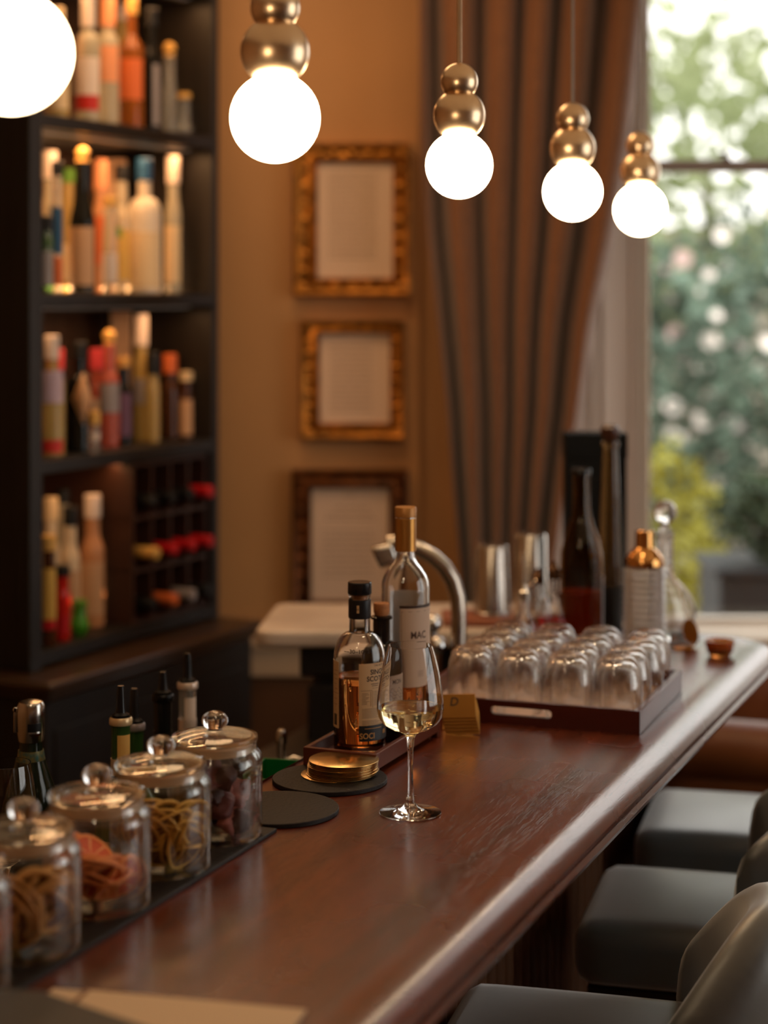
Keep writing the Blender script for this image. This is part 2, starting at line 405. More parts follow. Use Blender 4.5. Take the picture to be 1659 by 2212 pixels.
picture(630, 882, 1016, 1330, 672, 840, 1058, 1300, 'lowest and darkest wooden picture frame, behind the whisky bottles', gold2, [(.42, .58, .06), (.3, .75, .17), (.2, .8, .23), (.18, .85, .27)]+[(.15, .8, .38+.05*k) for k in range(9)])

# ================================================================== THE BAR
def bar_wood():
    m = bpy.data.materials.new('mahogany_bar_top'); m.use_nodes = True
    nt = m.node_tree; N = nt.nodes; L = nt.links; b = N['Principled BSDF']
    tc = N.new('ShaderNodeTexCoord')
    mp = N.new('ShaderNodeMapping'); mp.inputs['Scale'].default_value = (1, .06, 1)
    L.new(tc.outputs['Object'], mp.inputs['Vector'])
    n1 = N.new('ShaderNodeTexNoise'); n1.inputs['Scale'].default_value = 22; n1.inputs['Detail'].default_value = 8; n1.inputs['Distortion'].default_value = .6
    n2 = N.new('ShaderNodeTexNoise'); n2.inputs['Scale'].default_value = 420; n2.inputs['Detail'].default_value = 3
    n3 = N.new('ShaderNodeTexNoise'); n3.inputs['Scale'].default_value = 3.5; n3.inputs['Detail'].default_value = 4
    L.new(mp.outputs[0], n1.inputs['Vector']); L.new(mp.outputs[0], n2.inputs['Vector']); L.new(tc.outputs['Object'], n3.inputs['Vector'])
    r = N.new('ShaderNodeValToRGB'); e = r.color_ramp.elements
    e[0].position = .3; e[0].color = (*S((62, 24, 12)), 1); e[1].position = .7; e[1].color = (*S((108, 44, 20)), 1)
    L.new(n1.outputs['Fac'], r.inputs['Fac'])
    r2 = N.new('ShaderNodeValToRGB'); e = r2.color_ramp.elements
    e[0].position = .36; e[0].color = (.25, .25, .25, 1); e[1].position = .46; e[1].color = (1, 1, 1, 1)
    L.new(n2.outputs['Fac'], r2.inputs['Fac'])
    mx = N.new('ShaderNodeMix'); mx.data_type = 'RGBA'; mx.blend_type = 'MULTIPLY'; mx.inputs[0].default_value = .6
    L.new(r.outputs[0], mx.inputs[6]); L.new(r2.outputs[0], mx.inputs[7]); L.new(mx.outputs[2], b.inputs['Base Color'])
    mr = N.new('ShaderNodeMapRange'); mr.inputs['To Min'].default_value = .20; mr.inputs['To Max'].default_value = .34
    b.inputs['Coat Weight'].default_value = .35; b.inputs['Coat Roughness'].default_value = .24; b.inputs['Coat IOR'].default_value = 1.55
    L.new(n3.outputs['Fac'], mr.inputs['Value']); L.new(mr.outputs[0], b.inputs['Roughness'])
    bp = N.new('ShaderNodeBump'); bp.inputs['Strength'].default_value = .28; bp.inputs['Distance'].default_value = .0006
    L.new(r2.outputs[0], bp.inputs['Height']); L.new(bp.outputs[0], b.inputs['Normal'])
    return m
BARW = bar_wood()
S0, S1, TL, TR = .9, 3.64, -1.105, -.626
bt = thing('bar_counter', 'long dark mahogany bar counter with a rounded edge running towards the window', 'bar counter', (0, 0, 0), -TH)
def outline(ins, rad=.13):
    r = max(rad-ins, .01); x1 = TR-ins; y1 = S1-ins; pts = [(TL, S0), (x1, S0)]
    pts += [(x1-r+r*cos(a), y1-r+r*sin(a)) for a in [PI/2*k/12 for k in range(13)]]
    return pts+[(TL, y1)]
prof = [(.30, -.055), (.05, -.055), (.02, -.054), (.006, -.047), (0, -.036), (.004, -.030), (.007, -.029), (.001, -.024), (.0, -.018), (.004, -.008), (.012, -.001), (.024, .003), (.036, .0035), (.048, .0015), (.057, .0002), (.063, 0), (.07, 0)]
mb = MB(); vs = []; n = None
for ins, z in prof:
    o = outline(ins); n = len(o); vs += [(x, y, BT+z) for x, y in o]
fs = [(a*n+k, a*n+(k+1) % n, (a+1)*n+(k+1) % n, (a+1)*n+k) for a in range(len(prof)-1) for k in range(n)]
fs += [tuple(range(n))[::-1], tuple((len(prof)-1)*n+k for k in range(n))]
mb.add(vs, fs); mb.build('counter_top', BARW, bt, angle=28)
body = MB(); body.box(-1.09, -.905, S0+.02, 3.50, 0, BT-.05); body.build('bar_body', DARKW, bt)
FLU = mat('fluted_panel_wood', S((96, 64, 44)), .3, vary=.3, vscale=10, stretch=(1, 1, .1))
s = 1.30; k = 0; fl = MB()
while s < 3.49:
    fl.add([(-.905+(.016*sin(PI*j/6)), s+.034*j/6, z) for z in (.12, BT-.055) for j in range(7)], [(j, j+1, j+8, j+7) for j in range(6)]+[tuple(range(7)), tuple(range(7, 14))])
    s += .043
fl.box(-.906, -.900, S0+.02, 3.5, .05, BT-.05)
fl.build('fluted_front', FLU, bt, angle=60)
pl_ = MB(); pl_.box(-.90, -.87, S0+.02, 3.50, 0, .12); pl_.build('plinth', DARKW, bt, bevel=.004)

# work bench behind the bar
WB = .85
wk = thing('bar_workbench', 'low stainless steel work bench behind the bar', 'work bench', (0, 0, 0), -TH)
MB().box(-1.60, -1.112, .9, 3.55, WB-.03, WB).build('bench_top', mat('dull_steel', (.10, .095, .09), .45, 1), wk, bevel=.003)
MB().box(-1.57, -1.112, .95, 3.5, 0, WB-.03).build('bench_body', mat('black_panel', (.01, .009, .008), .6), wk)

# marble service counter at the bar's far end
mt = thing('marble_counter', 'white marble topped service counter between the bar and the wall', 'counter', (0, 0, 0))
MARB = mat('white_marble', S((222, 205, 190)), .25, vary=.25, vscale=5)
def rpoly(pts, rads, n=6):
    out = []
    for i, (p, rad) in enumerate(zip(pts, rads)):
        p = Vector(p); a = Vector(pts[i-1]); b = Vector(pts[(i+1) % len(pts)])
        if rad == 0: out.append(tuple(p)); continue
        u = (a-p).normalized()*rad; v = (b-p).normalized()*rad
        for k in range(n+1):
            q = k/n; out.append(tuple((1-q)**2*(p+u)+2*q*(1-q)*p+q*q*(p+v)))
    return out
mo = rpoly([(-.262, 3.69), (.285, 3.69), bar(S1+.006, -1.11, 0)[:2], bar(S1+.006, -.86, 0)[:2], (.60, 4.03), (-.235, 4.03)], [.05, 0, 0, 0, .02, .03])
MB().prism(mo, BT-.034, BT).build('marble_top', MARB, mt, bevel=.009, bseg=3)
MB().prism([(-.145, 3.76), (.26, 3.76), (.34, 3.86), (.55, 3.80), (.55, 3.98), (-.145, 3.98)], 0, BT-.035).build('pedestal', mat('pedestal_black', (.012, .010, .010), .35), mt, bevel=.01)
b2 = MB(); b2.prism([(-.17, 3.735), (.255, 3.735), (.255, 3.77), (-.17, 3.77)], BT-.10, BT-.036); b2.box(-.155, .25, 3.745, 3.76, BT-.26, BT-.12)
b2.build('moulding', mat('pedestal_black'), mt, bevel=.006)

# ================================================================== PENDANT LAMPS
GLOBE = mat('glowing_opal_glass', (.9, .85, .78), .3, emit=(1, .74, .46), es=GLOBE_POWER)
def pendant(label, px, py, rpx, rodr):
    Y = .05*FPX/rpx; X = (px-829.5)/FPX*Y; Z = CAMZ+(HOR-py)/FPX*Y
    t = thing('pendant_lamp', label, 'lamp', (X, Y, Z), group='brass pendant lamps over the bar')
    MB().lathe([(0, -.05)]+[(.05*cos(a), .05*sin(a)) for a in [-PI/2+PI*k/24 for k in range(1, 24)]]+[(0, .05)], 40).build('globe', GLOBE, t)
    b = MB(); pr = [(0, .044)]
    a0, a1 = R(-52), R(66)
    pr += [(.039*cos(a), .0745+.039*sin(a)) for a in [a0+(a1-a0)*k/16 for k in range(17)]]
    c0, c1 = R(-52), R(90)
    pr += [(max(.028*cos(a), 0), .1245+.028*sin(a)) for a in [c0+(c1-c0)*k/14 for k in range(15)]]
    b.lathe(pr, 40); b.build('brass_fitting', BRASS, t, angle=30)
    c = MB(); c.tube([(0, 0, .151), (0, 0, 2.93-Z)], rodr, 10); c.build('rod' if rodr > .003 else 'cable', BRASS if rodr > .003 else mat('cable_grey', (.25, .22, .2), .4), t)
    c = MB(); c.lathe([(0, 0), (.05, 0), (.05, -.01), (.045, -.02), (0, -.022)][::-1], 24, T(0, 0, 2.948-Z)); c.build('ceiling_rose', BRASS, t)
pendant('nearest brass pendant lamp, cut off by the upper left corner', 22, 113, 129, .0045)
pendant('second brass pendant lamp, in front of the wall above the top picture frame', 594, 255, 96, .0045)
pendant('third brass pendant lamp, in front of the brown curtain, on a thick rod', 992, 357, 72.5, .0045)
pendant('fourth brass pendant lamp, by the right edge of the curtain on a thin rod', 1237, 414, 63, .0025)
pendant('farthest and lowest brass pendant lamp, at the edge of the window', 1383, 453, 55.5, .002)

# ================================================================== BOTTLES
def bottle_prof(r, h, nr, neck, sh, kind='round', foot=.004):
    """outer profile: body radius r, height h, neck radius nr, neck height, shoulder height"""
    zb = h-neck-sh
    p = [(0, foot*.6), (r*.55, foot*.8), (r*.82, 0), (r-.003, 0), (r, .004)]
    if kind == 'round':
        p += [(r, zb)]+[(nr+(r-nr)*cos(a), zb+sh*sin(a)) for a in [PI/2*k/9 for k in range(1, 10)]]
    elif kind == 'slope':
        p += [(r, zb)]+[(nr+(r-nr)*(.5+.5*cos(PI*q)), zb+sh*q) for q in [k/9 for k in range(1, 10)]]
    elif kind == 'cone':
        p += [(r, zb*.5), (r*.9, zb)]+[(nr+(r*.9-nr)*(1-q), zb+sh*q) for q in (.3, .7, 1)]
    elif kind == 'ball':
        p = [(0, 0), (r*.5, 0)]+[(r*cos(a), r+r*sin(a)) for a in [R(-58)+R(58+90-18)*k/14 for k in range(15)] if r*cos(a) > nr]
    p += [(nr, h-.012), (nr+.0018, h-.011), (nr+.0018, h-.003), (nr*.8, h)]
    return p
def shell(prof, th=.0025, bottom=.006):
    """closed double wall of a vessel from its outer profile (starts on the axis at the bottom, ends at the rim)"""
    inner = []
    for i, (r, z) in enumerate(prof):
        a = prof[max(i-1, 0)]; b = prof[min(i+1, len(prof)-1)]
        dx, dz = b[0]-a[0], b[1]-a[1]; l = math.hypot(dx, dz) or 1
        nx, nz = -dz/l, dx/l
        x, zz = r+nx*th, z+nz*th
        if zz < bottom+prof[0][1]: zz = bottom+prof[0][1]; x = min(x, r-th)
        inner.append((max(x, 0) if r > 1e-6 else 0, zz))
    inner[-1] = (max(prof[-1][0]-th*.6, .001), prof[-1][1])
    return prof+inner[::-1]
def bmat(name, c, trans=.75, rough=.12): return mat('bottle_'+name, c, rough, 0, trans, 1.4)
BM = {
 'clear': bmat('clear', (.95, .93, .88), .85), 'pale': bmat('pale', (.92, .82, .6), .6), 'yellow': bmat('yellow', (.85, .62, .22), .6),
 'amber': bmat('amber', (.55, .17, .03), .6), 'dark': bmat('dark', (.012, .012, .010), .3), 'green': bmat('green', (.05, .13, .03), .5),
 'pinkred': bmat('pinkred', (.75, .18, .12), .5), 'red': bmat('red', (.75, .03, .02), .4), 'frost': bmat('frost', (.9, .78, .62), .35, .35),
 'purple': bmat('purple', (.05, .015, .04), .3), 'lime': bmat('lime', (.10, .45, .03), .5), 'peach': bmat('peach', (.85, .42, .2), .4),
 'brown': bmat('brown', (.12, .04, .015), .4), 'cream': bmat('cream', (.8, .62, .4), .1, .4)}
LC = {'white': (225, 205, 190), 'beige': (200, 155, 115), 'peach': (225, 150, 105), 'orange': (215, 105, 50), 'grey': (150, 140, 140), 'red': (200, 40, 30),
      'green': (90, 140, 40), 'blue': (30, 80, 120), 'black': (14, 13, 13), 'lavender': (190, 165, 180), 'yellow': (215, 170, 80), 'purple': (110, 75, 100),
      'pink': (225, 75, 85), 'gold': (215, 165, 85), 'cork': (190, 130, 85), 'redcap': (190, 10, 20), 'dkgreen': (10, 95, 60), 'cream': (225, 195, 150)}
def lm(k): return mat('paper_'+k, S(LC[k]), .55)
def simple_bottle(label, loc, r, h, nr, neck, sh, kind, glass, cap, cap_h, lab=None, lab2=None, group=None, name='bottle', capr=None, rot=None, ang=-.15):
    t = thing(name, label, 'bottle', loc, group=group, rot=rot)
    MB().lathe(bottle_prof(r, h, nr, neck, sh, kind)+[(0, h)], 20).build('glass_body', BM[glass], t)
    if cap:
        cr = capr or nr+.003
        if cap == 'ball': c = MB().lathe([(0, h-.004), (nr, h-.002), (nr*.9, h+.004)]+[(.016*cos(a), h+.018+.016*sin(a)) for a in [R(-60)+R(150)*k/9 for k in range(10)]], 16)
        else: c = MB().lathe([(0, h+.002), (nr-.001, h+.002), (nr+.0015, h-cap_h), (cr, h-cap_h+.001), (cr, h+.002), (cr-.002, h+.004), (0, h+.004)][1:]+[(0, h+.004)], 16)
        c.build('stopper' if cap == 'ball' else 'cap', lm('gold' if cap == 'ball' else cap), t)
    for i, l in enumerate((lab, lab2)):
        if l:
            col, z0, z1 = l[:3]; w = l[3] if len(l) > 3 else 1.25
            p = MB(); wrap_patch(p, r+.0003, ang-w, ang+w, z0*h, z1*h, 14); p.build('paper_label', lm(col), t)
    return t

# ================================================================== BACK-BAR CABINET
CA = R(27); CX, CY = -.753, 4.05
def cab(w, e, z): return (CX+w*sin(CA)-e*cos(CA), CY+w*cos(CA)+e*sin(CA), z)     # w along its front, e into its depth
CABW = mat('cabinet_black_wood', S((28, 21, 16)), .5, vary=.3, vscale=5, stretch=(8, 8, 1))
CABI = mat('cabinet_inside', S((82, 54, 34)), .5, vary=.3, vscale=5, stretch=(8, 8, 1))
ct = thing('back_bar_cabinet', 'tall dark wooden back bar cabinet with open lit bottle shelves', 'cabinet', (CX, CY, 0), PI/2-CA)
W, DP = .735, .33
c = MB(); c.box(-.035, 0, 0, DP, .93, 2.75); c.box(-.045, .0, -.008, .03, .93, 2.75); c.build('side_panel', CABW, ct, bevel=.002)
c = MB(); c.box(W-.03, W, 0, DP, .93, 2.75); c.build('side_panel', CABW, ct, bevel=.002)
MB().box(-.03, W, DP, DP+.02, .93, 2.75).build('back_panel', CABI, ct)
SH = [.967, 1.386, 1.753, 2.149, 2.53]
for z in SH: MB().box(0, W-.03, .0, DP, z-.03, z).build('shelf', CABW, ct, bevel=.002)
c = MB(); c.box(-.09, W+.02, -.085, DP, 0, .885); 
for k in range(3): c.box(-.06+.27*k, .17+.27*k, -.09, -.08, .12, .82)
c.build('base_cupboard', CABW, ct, bevel=.003)
c = MB(); c.box(-.115, W+.03, -.115, DP, .905, .93); c.box(-.10, W+.025, -.10, DP, .885, .905); c.build('worktop_ledge', mat('ledge_wood', S((62, 42, 28)), .3), ct, bevel=.008, bseg=3)
c = MB(); c.box(-.06, W+.01, -.04, DP, 2.75, 2.80); c.build('cornice', CABW, ct, bevel=.01)
# small lamps fixed under the shelves
def strip(z, power, e=.06):
    x, y, _ = cab(W/2-.02, e, 0)
    o = area_light('shelf_light', (x, y, z), .62, power*.6, (1, .52, .22), (0, 0, PI/2-CA), .03)
    x, y, _ = cab(W/2-.02, .30, 0)
    area_light('shelf_light', (x, y, z-.345), .62, power*.55, (1, .52, .22), (PI+.45, 0, PI/2-CA), .02)
    bm_ = MB(); bm_.box(.04, W-.07, .305, .325, z-.36, z-.347); bm_.build('light_strip', mat('strip_housing', (.4, .35, .3), .4), ct); bm_ = MB(); bm_.box(.03, W-.06, e-.012, e+.012, z+.0015, z+.006); bm_.build('light_strip', mat('strip_housing', (.4, .35, .3), .4), ct)
strip(SH[4]-.038, 2.6); strip(SH[3]-.038, 3.4); strip(SH[2]-.038, 1.5); strip(SH[1]-.038, .9)

def wx(px, e):      # where along the front a thing at depth e is seen in column px
    k = (px-829.5)/FPX
    return (k*(CY+e*sin(CA))-CX+e*cos(CA))/(sin(CA)-k*cos(CA))
def shelf_bottle(label, row, px, e, ytop, wpx, kind='round', glass='clear', cap='black', cap_h=.03, lab=None, lab2=None, neckr=None, neck=.28, sh=.14, capr=None, name='bottle', ang=-.1, zt=None):
    w = wx(px, e); x, y, _ = cab(w, e, 0); z = SH[row]+.0005
    top = zt or (CAMZ+(HOR-ytop)/FPX*y); h = top-z; r = wpx/2/FPX*y
    nr = neckr or .014
    return simple_bottle(label, (x, y, z), r, h, min(nr, r*.8), neck*h, sh*h, kind, glass, cap, cap_h, lab, lab2, 'bottles on the back bar shelves', name, capr, None, ang)
G = 'glass'
# top shelf (row 3)
B = shelf_bottle
B('pale yellow bottle at the left end of the top shelf, half behind the nearest lamp', 3, 124, .09, 20, 52, 'round', 'yellow', 'cream', .04, ('cream', .1, .5), ang=0)
B('clear bottle with white, red and yellow label on the top shelf', 3, 190, .07, -5, 54, 'round', 'pale', 'white', .07, ('white', .22, .52), ('red', .10, .22))
B('bottle with a coral cap and peach label on the top shelf', 3, 232, .12, -8, 52, 'round', 'pale', 'peach', .075, ('peach', .35, .62), neckr=.017)
B('amber bottle with a square orange label on the top shelf', 3, 284, .08, -12, 54, 'slope', 'amber', 'gold', .05, ('orange', .22, .52), neckr=.012)
B('slim black bottle with a grey side label on the top shelf', 3, 326, .06, 22, 36, 'slope', 'dark', 'black', .04, ('grey', .05, .55, .5), ang=.9)
B('small clear bottle with a round stopper on the top shelf', 3, 366, .10, 120, 34, 'cone', 'clear', 'ball', .02, None)
B('squat clear bottle right of the slim black one on the top shelf', 3, 398, .07, 205, 34, 'ball', 'clear', 'gold', .01, None)
B('small round flask at the right end of the top shelf', 3, 452, .10, 225, 36, 'ball', 'pale', 'gold', .01, None)
B('tall pale bottle at the back of the top shelf, between coral and amber ones', 3, 262, .22, 10, 40, 'slope', 'yellow', 'white', .04, ('cream', .2, .5))
# second shelf (row 2)
B('clear bottle with a tall white cap at the left end of the second shelf', 2, 108, .12, 330, 40, 'slope', 'pale', 'white', .06, ('cream', .1, .42))
B('slim blue bottle with an orange base label on the second shelf', 2, 124, .07, 352, 26, 'slope', 'clear', 'black', .03, ('blue', .3, .66), ('orange', .06, .28))
B('short dark green bottle with grey label in the second shelf front left corner', 2, 101, .035, 470, 30, 'round', 'green', 'black', .03, ('grey', .1, .55))
B('pale green bottle behind the big black one on the second shelf', 2, 146, .19, 368, 34, 'slope', 'yellow', 'green', .03, ('cream', .1, .4))
B('big black bottle with a large beige label and round stopper on the second shelf', 2, 178, .075, 348, 56, 'slope', 'dark', 'ball', .02, ('beige', .06, .50), neckr=.017, sh=.3, neck=.2)
B('bottle with a copper cap and orange label on the second shelf', 2, 217, .14, 348, 38, 'slope', 'peach', 'peach', .07, ('orange', .22, .58))
B('short pale bottle in front of the copper capped one on the second shelf', 2, 238, .06, 428, 34, 'cone', 'pale', 'gold', .02, ('white', .12, .42))
B('clear bottle with a black cap and green leaf label on the second shelf', 2, 262, .11, 360, 44, 'slope', 'pale', 'black', .035, ('yellow', .1, .5), ('green', .44, .52, .3))
B('large white frosted bottle with a blue cap on the second shelf', 2, 312, .07, 347, 74, 'round', 'frost', 'blue', .05, ('cream', .04, .46), neckr=.016)
B('tall slim clear bottle with a white cap and pale stripes on the second shelf', 2, 374, .09, 341, 34, 'slope', 'pale', 'white', .065, ('cream', .08, .5))
B('small clear bottle at the right end of the second shelf', 2, 402, .12, 440, 30, 'slope', 'clear', 'white', .03, ('cream', .12, .5))
def carton(label, row, px, e, ytop, wpx, colr):
    w = wx(px, e); x, y, _ = cab(w, e, 0); z = SH[row]+.0005; h = CAMZ+(HOR-ytop)/FPX*y-z; r = wpx/2/FPX*y
    t = thing('bottle_carton', label, 'carton', (x, y, z), PI/2-CA+.5)
    MB().box(-r, r, -r, r, 0, h-.03).build('box', lm(colr), t, bevel=.001)
    MB().box(-r-.001, r+.001, -r-.001, r+.001, h-.03, h).build('lid', lm(colr), t, bevel=.001)
carton('tall beige bottle carton at the back of the second shelf', 2, 250, .25, 345, 44, 'beige')
carton('tall beige bottle carton at the back of the third shelf', 1, 262, .24, 672, 40, 'beige')
# third shelf (row 1)
B('yellow bottle with a white cap and lavender label, left end of the third shelf', 1, 112, .06, 728, 56, 'round', 'yellow', 'white', .05, ('lavender', .45, .72), ('red', .03, .14))
B('bottle with a bright pink cap behind the white capped one on the third shelf', 1, 124, .14, 757, 30, 'slope', 'clear', 'pink', .045, None)
B('black bottle with a pale diamond label on the third shelf', 1, 171, .065, 742, 58, 'round', 'dark', 'black', .035, None, neckr=.014)
dm = MB(); rr = .0325; vs = []   # diamond label bent round the black bottle
for j in range(13):
    a = -.35+1.6*j/12; hh = .062*(1-abs(j/6-1))
    vs += [(rr*sin(a), -rr*cos(a), .125-hh), (rr*sin(a), -rr*cos(a), .125+hh)]
o_ = [o for o in COL.objects if o.get('label', '').startswith('black bottle with a pale diamond')][0]
dm.add(vs, [(2*j, 2*j+2, 2*j+3, 2*j+1) for j in range(12)]); dmo = dm.build('paper_label', lm('beige'), o_, fix=False); dmo.modifiers.new('th', 'SOLIDIFY').thickness = .0006
B('bottle with a pink cap right of the black one on the third shelf', 1, 208, .13, 757, 40, 'slope', 'pinkred', 'pink', .045, ('white', .2, .5), neckr=.016)
B('pink-red bottle with a grey label and gold ball stopper on the third shelf', 1, 236, .08, 742, 44, 'round', 'pinkred', 'ball', .02, ('grey', .34, .62), ang=.2)
B('dark bottle with a purple label on the third shelf', 1, 266, .10, 775, 40, 'slope', 'dark', 'gold', .02, ('purple', .1, .6))
B('slim clear bottle with a tall white cap on the third shelf', 1, 305, .12, 682, 34, 'slope', 'yellow', 'white', .075, ('grey', .3, .5))
B('olive yellow bottle beside the white capped one on the third shelf', 1, 330, .08, 765, 30, 'slope', 'yellow', 'black', .05, None)
B('dark bottle with an orange cap on the third shelf', 1, 367, .10, 768, 42, 'slope', 'brown', 'orange', .045, None, neckr=.016)
B('dark bottle with a green and gold cap at the back of the third shelf', 1, 380, .20, 676, 40, 'slope', 'dark', 'dkgreen', .045, None)
B('small dark bottle with a white label at the right end of the third shelf', 1, 402, .07, 806, 30, 'slope', 'brown', 'cream', .02, ('beige', .06, .6))
B('tiny clear bottle with a gold cap standing in front on the third shelf', 1, 204, .025, 890, 24, 'round', 'clear', 'gold', .03, ('white', .3, .5))
# lowest shelf (row 0)
B('brown bottle with a yellow label in the front left corner of the lowest shelf', 0, 106, .03, 1160, 34, 'slope', 'brown', 'gold', .03, ('yellow', .25, .72), ('redcap', .16, .25))
B('cream bottle behind the brown one on the lowest shelf', 0, 110, .13, 1078, 40, 'slope', 'cream', 'cream', .05, None)
B('red plastic bottle with a dark cap on the lowest shelf', 0, 135, .045, 1225, 36, 'slope', 'red', 'black', .02, ('redcap', .1, .35))
B('cream bottle with a dark cap on the lowest shelf', 0, 136, .16, 1060, 34, 'cone', 'pale', 'black', .03, None)
B('bottle with a black cap and pale body on the lowest shelf', 0, 152, .10, 1098, 42, 'slope', 'cream', 'black', .04, ('beige', .1, .5))
B('round green bottle like a lime on the lowest shelf', 0, 172, .05, 1300, 42, 'ball', 'lime', 'green', .01, None)
B('bottle with a bright red cap behind the others on the lowest shelf', 0, 180, .21, 1026, 40, 'round', 'clear', 'redcap', .04, ('peach', .1, .5), neckr=.017)
B('white necked bottle with a peach label on the lowest shelf', 0, 200, .09, 1072, 52, 'slope', 'peach', 'white', .05, ('beige', .1, .5), neckr=.017)
B('square shouldered whisky bottle with pale corners beside the wine rack', 0, 244, .09, 1070, 50, 'round', 'amber', 'gold', .035, ('grey', .08, .6, .3), neckr=.018, ang=.7)

# wine rack in the lower right bay
wr_ = thing('wine_rack', 'dark wooden wine rack of square cells in the lower right bay', 'wine rack', cab(.37, .01, .968), PI/2-CA)
RW, RH = .325, .382
c = MB()
for z in (0, .122, .246, RH-.008): c.box(0, RW, 0, .27, z, z+.008)
c.build('rack_shelf', mat('rack_wood', S((60, 34, 24)), .45), wr_)
c = MB()
for k in range(5): c.box(k*(RW-.008)/4, k*(RW-.008)/4+.008, .002, .268, .008, RH-.008)
c.build('rack_divider', mat('rack_wood'), wr_)
foils = {(1, 0): 'gold', (1, 1): 'redcap', (1, 2): 'redcap', (0, 1): 'orange', (0, 2): 'grey', (2, 3): 'redcap', (2, 2): 'black', (2, 0): 'black', (0, 0): 'black', (2, 1): 'black', (1, 3): 'redcap', (0, 3): 'black'}
nm = ['bottom row', 'middle row', 'top row']; cn = ['leftmost cell', 'second cell', 'third cell', 'rightmost cell']
for (rw_, cl), f in foils.items():
    cellw = (RW-.008)/4; w = .37+cellw*(cl+.5)+.004; z = .968+[.008, .130, .254][rw_]+.0375
    t = thing('wine_bottle', 'wine bottle with %s foil lying in the %s, %s of the wine rack' % ({'redcap': 'red', 'orange': 'copper'}.get(f, f), nm[rw_], cn[cl]), 'bottle', cab(w, .262, z),
              group='bottles lying in the wine rack', rot=(PI/2, 0, PI/2-CA))
    out = .262 if f == 'black' else .268
    MB().lathe([(0, 0), (.034, 0), (.035, .004), (.035, .15), (.028, .175), (.0145, .19), (.0140, out+.02), (0, out+.02)], 16).build('glass_body', BM['dark'], t)
    MB().lathe([(.0146, .21), (.0156, .212), (.0156, out+.022), (.012, out+.025), (0, out+.025)], 16).build('foil', lm(f), t)

# ================================================================== ON THE BAR
# wine glass
gx, gy, gz = .034, 2.389, BT+.0004
wg = thing('wine_glass', 'tall stemmed glass of white wine standing alone on the bar', 'wine glass', (gx, gy, gz))
outer = [(0, 0), (.037, 0), (.0400, .0008), (.0398, .0018), (.032, .0028), (.02, .0048), (.010, .0085), (.0058, .015), (.0042, .03), (.0034, .055), (.0037, .08), (.0052, .096), (.0085, .1025), (.0155, .1062), (.0265, .1102), (.0362, .1168), (.0414, .1248), (.0434, .1345), (.0429, .146), (.0408, .163), (.0374, .183), (.0331, .202), (.0287, .2165)]
inner = [(.0279, .2165), (.0322, .202), (.0365, .183), (.0399, .163), (.0419, .146), (.0423, .1345), (.0403, .1257), (.0353, .1181), (.0260, .1119), (.0150, .1080), (.006, .1066), (0, .1063)]
MB().lathe(outer+inner, 72).build('glass', CLEAR, wg, angle=60)
lq = [(0, .1061), (.006, .1064), (.0152, .1078), (.0262, .1116), (.0356, .1179), (.0406, .1256), (.0425, .1335), (.0425, .1365), (0, .1365)]
MB().lathe(lq, 72).build('white_wine', mat('white_wine', (.97, .86, .52), 0, 0, 1, 1.34), wg, angle=50)

# tray of spirits
tr = thing('bottle_tray', 'small footed mahogany tray carrying three bottles, behind the gold coasters', 'tray', bar(2.38, -1.029), -TH)
TRW = mat('tray_mahogany', S((104, 48, 30)), .38, vary=.35, vscale=14, stretch=(1, .15, 1), bump=.1, bscale=200)
w2_ = .056; LN = .257
MB().box(-w2_+.006, w2_-.006, .006, LN-.006, .010, .0145).build('tray_base', TRW, tr)
for nm_, b_ in (('front_rail', (-w2_, w2_, 0, .008, .008, .031)), ('back_rail', (-w2_, w2_, LN-.008, LN, .008, .031)), ('side_rail', (-w2_, -w2_+.008, .008, LN-.008, .008, .031)), ('side_rail', (w2_-.008, w2_, .008, LN-.008, .008, .031))):
    MB().box(*b_).build(nm_, TRW, tr, bevel=.0012)
for sx in (-1, 1):
    for yy in (0, LN-.012):
        MB().box(*(sorted((sx*w2_, sx*(w2_-.012)))), yy, yy+.012, .0002, .0085).build('foot', TRW, tr, bevel=.0008)
TZ = BT+.0148
# scotch bottle
def xy(px, Y): return ((px-829.5)/FPX*Y, Y)
SX, SY = xy(777, 2.663)
sc = thing('whisky_bottle', 'half full whisky bottle with black stopper and cream labels, at the front of the tray', 'bottle', (SX, SY, TZ))
r_, nr_ = .0373, .0150
op = [(0, .004), (.028, .003), (.033, 0), (.0355, 0), (.0373, .003), (.0373, .132)]+[(nr_+(r_-nr_)*cos(a), .132+.038*sin(a)) for a in [PI/2*k/12 for k in range(1, 12)]]+[(nr_+.0003, .1705), (nr_, .175), (nr_, .219), (nr_+.0012, .220), (nr_+.0012, .223)]
ip = [(.0105, .223), (.0105, .174)]+[(.0105+(.0348-.0105)*cos(a), .131+.0375*sin(a)) for a in [PI/2*k/10 for k in range(10, 0, -1)]]+[(.0348, .13), (.0348, .016), (.031, .0115), (.015, .013), (0, .0145)]
MB().lathe(op+ip, 64).build('glass_body', CLEAR, sc, angle=40)
MB().lathe([(0, .0143), (.015, .0128), (.0312, .0112), (.0351, .016), (.0351, .108), (.0340, .1075), (0, .1075)], 64).build('whisky', mat('whisky', (.88, .40, .12), 0, 0, 1, 1.34), sc, angle=50)
MB().lathe([(0, .2245), (.0168, .2245), (.0172, .2255), (.0172, .2405), (.0162, .2417), (.009, .2412), (0, .2414)], 40).build('stopper', BLACKP, sc)
MB().lathe([(0, .200), (.0102, .2), (.0102, .2243), (0, .2243)], 24).build('cork', CORK, sc)
MB().lathe([(.0152, .190), (.0158, .190), (.0164, .192), (.0162, .2165), (.0156, .2172), (.0152, .217)], 40, closed=True).build('neck_wrap', mat('black_wrap', (.012, .012, .014), .35), sc)
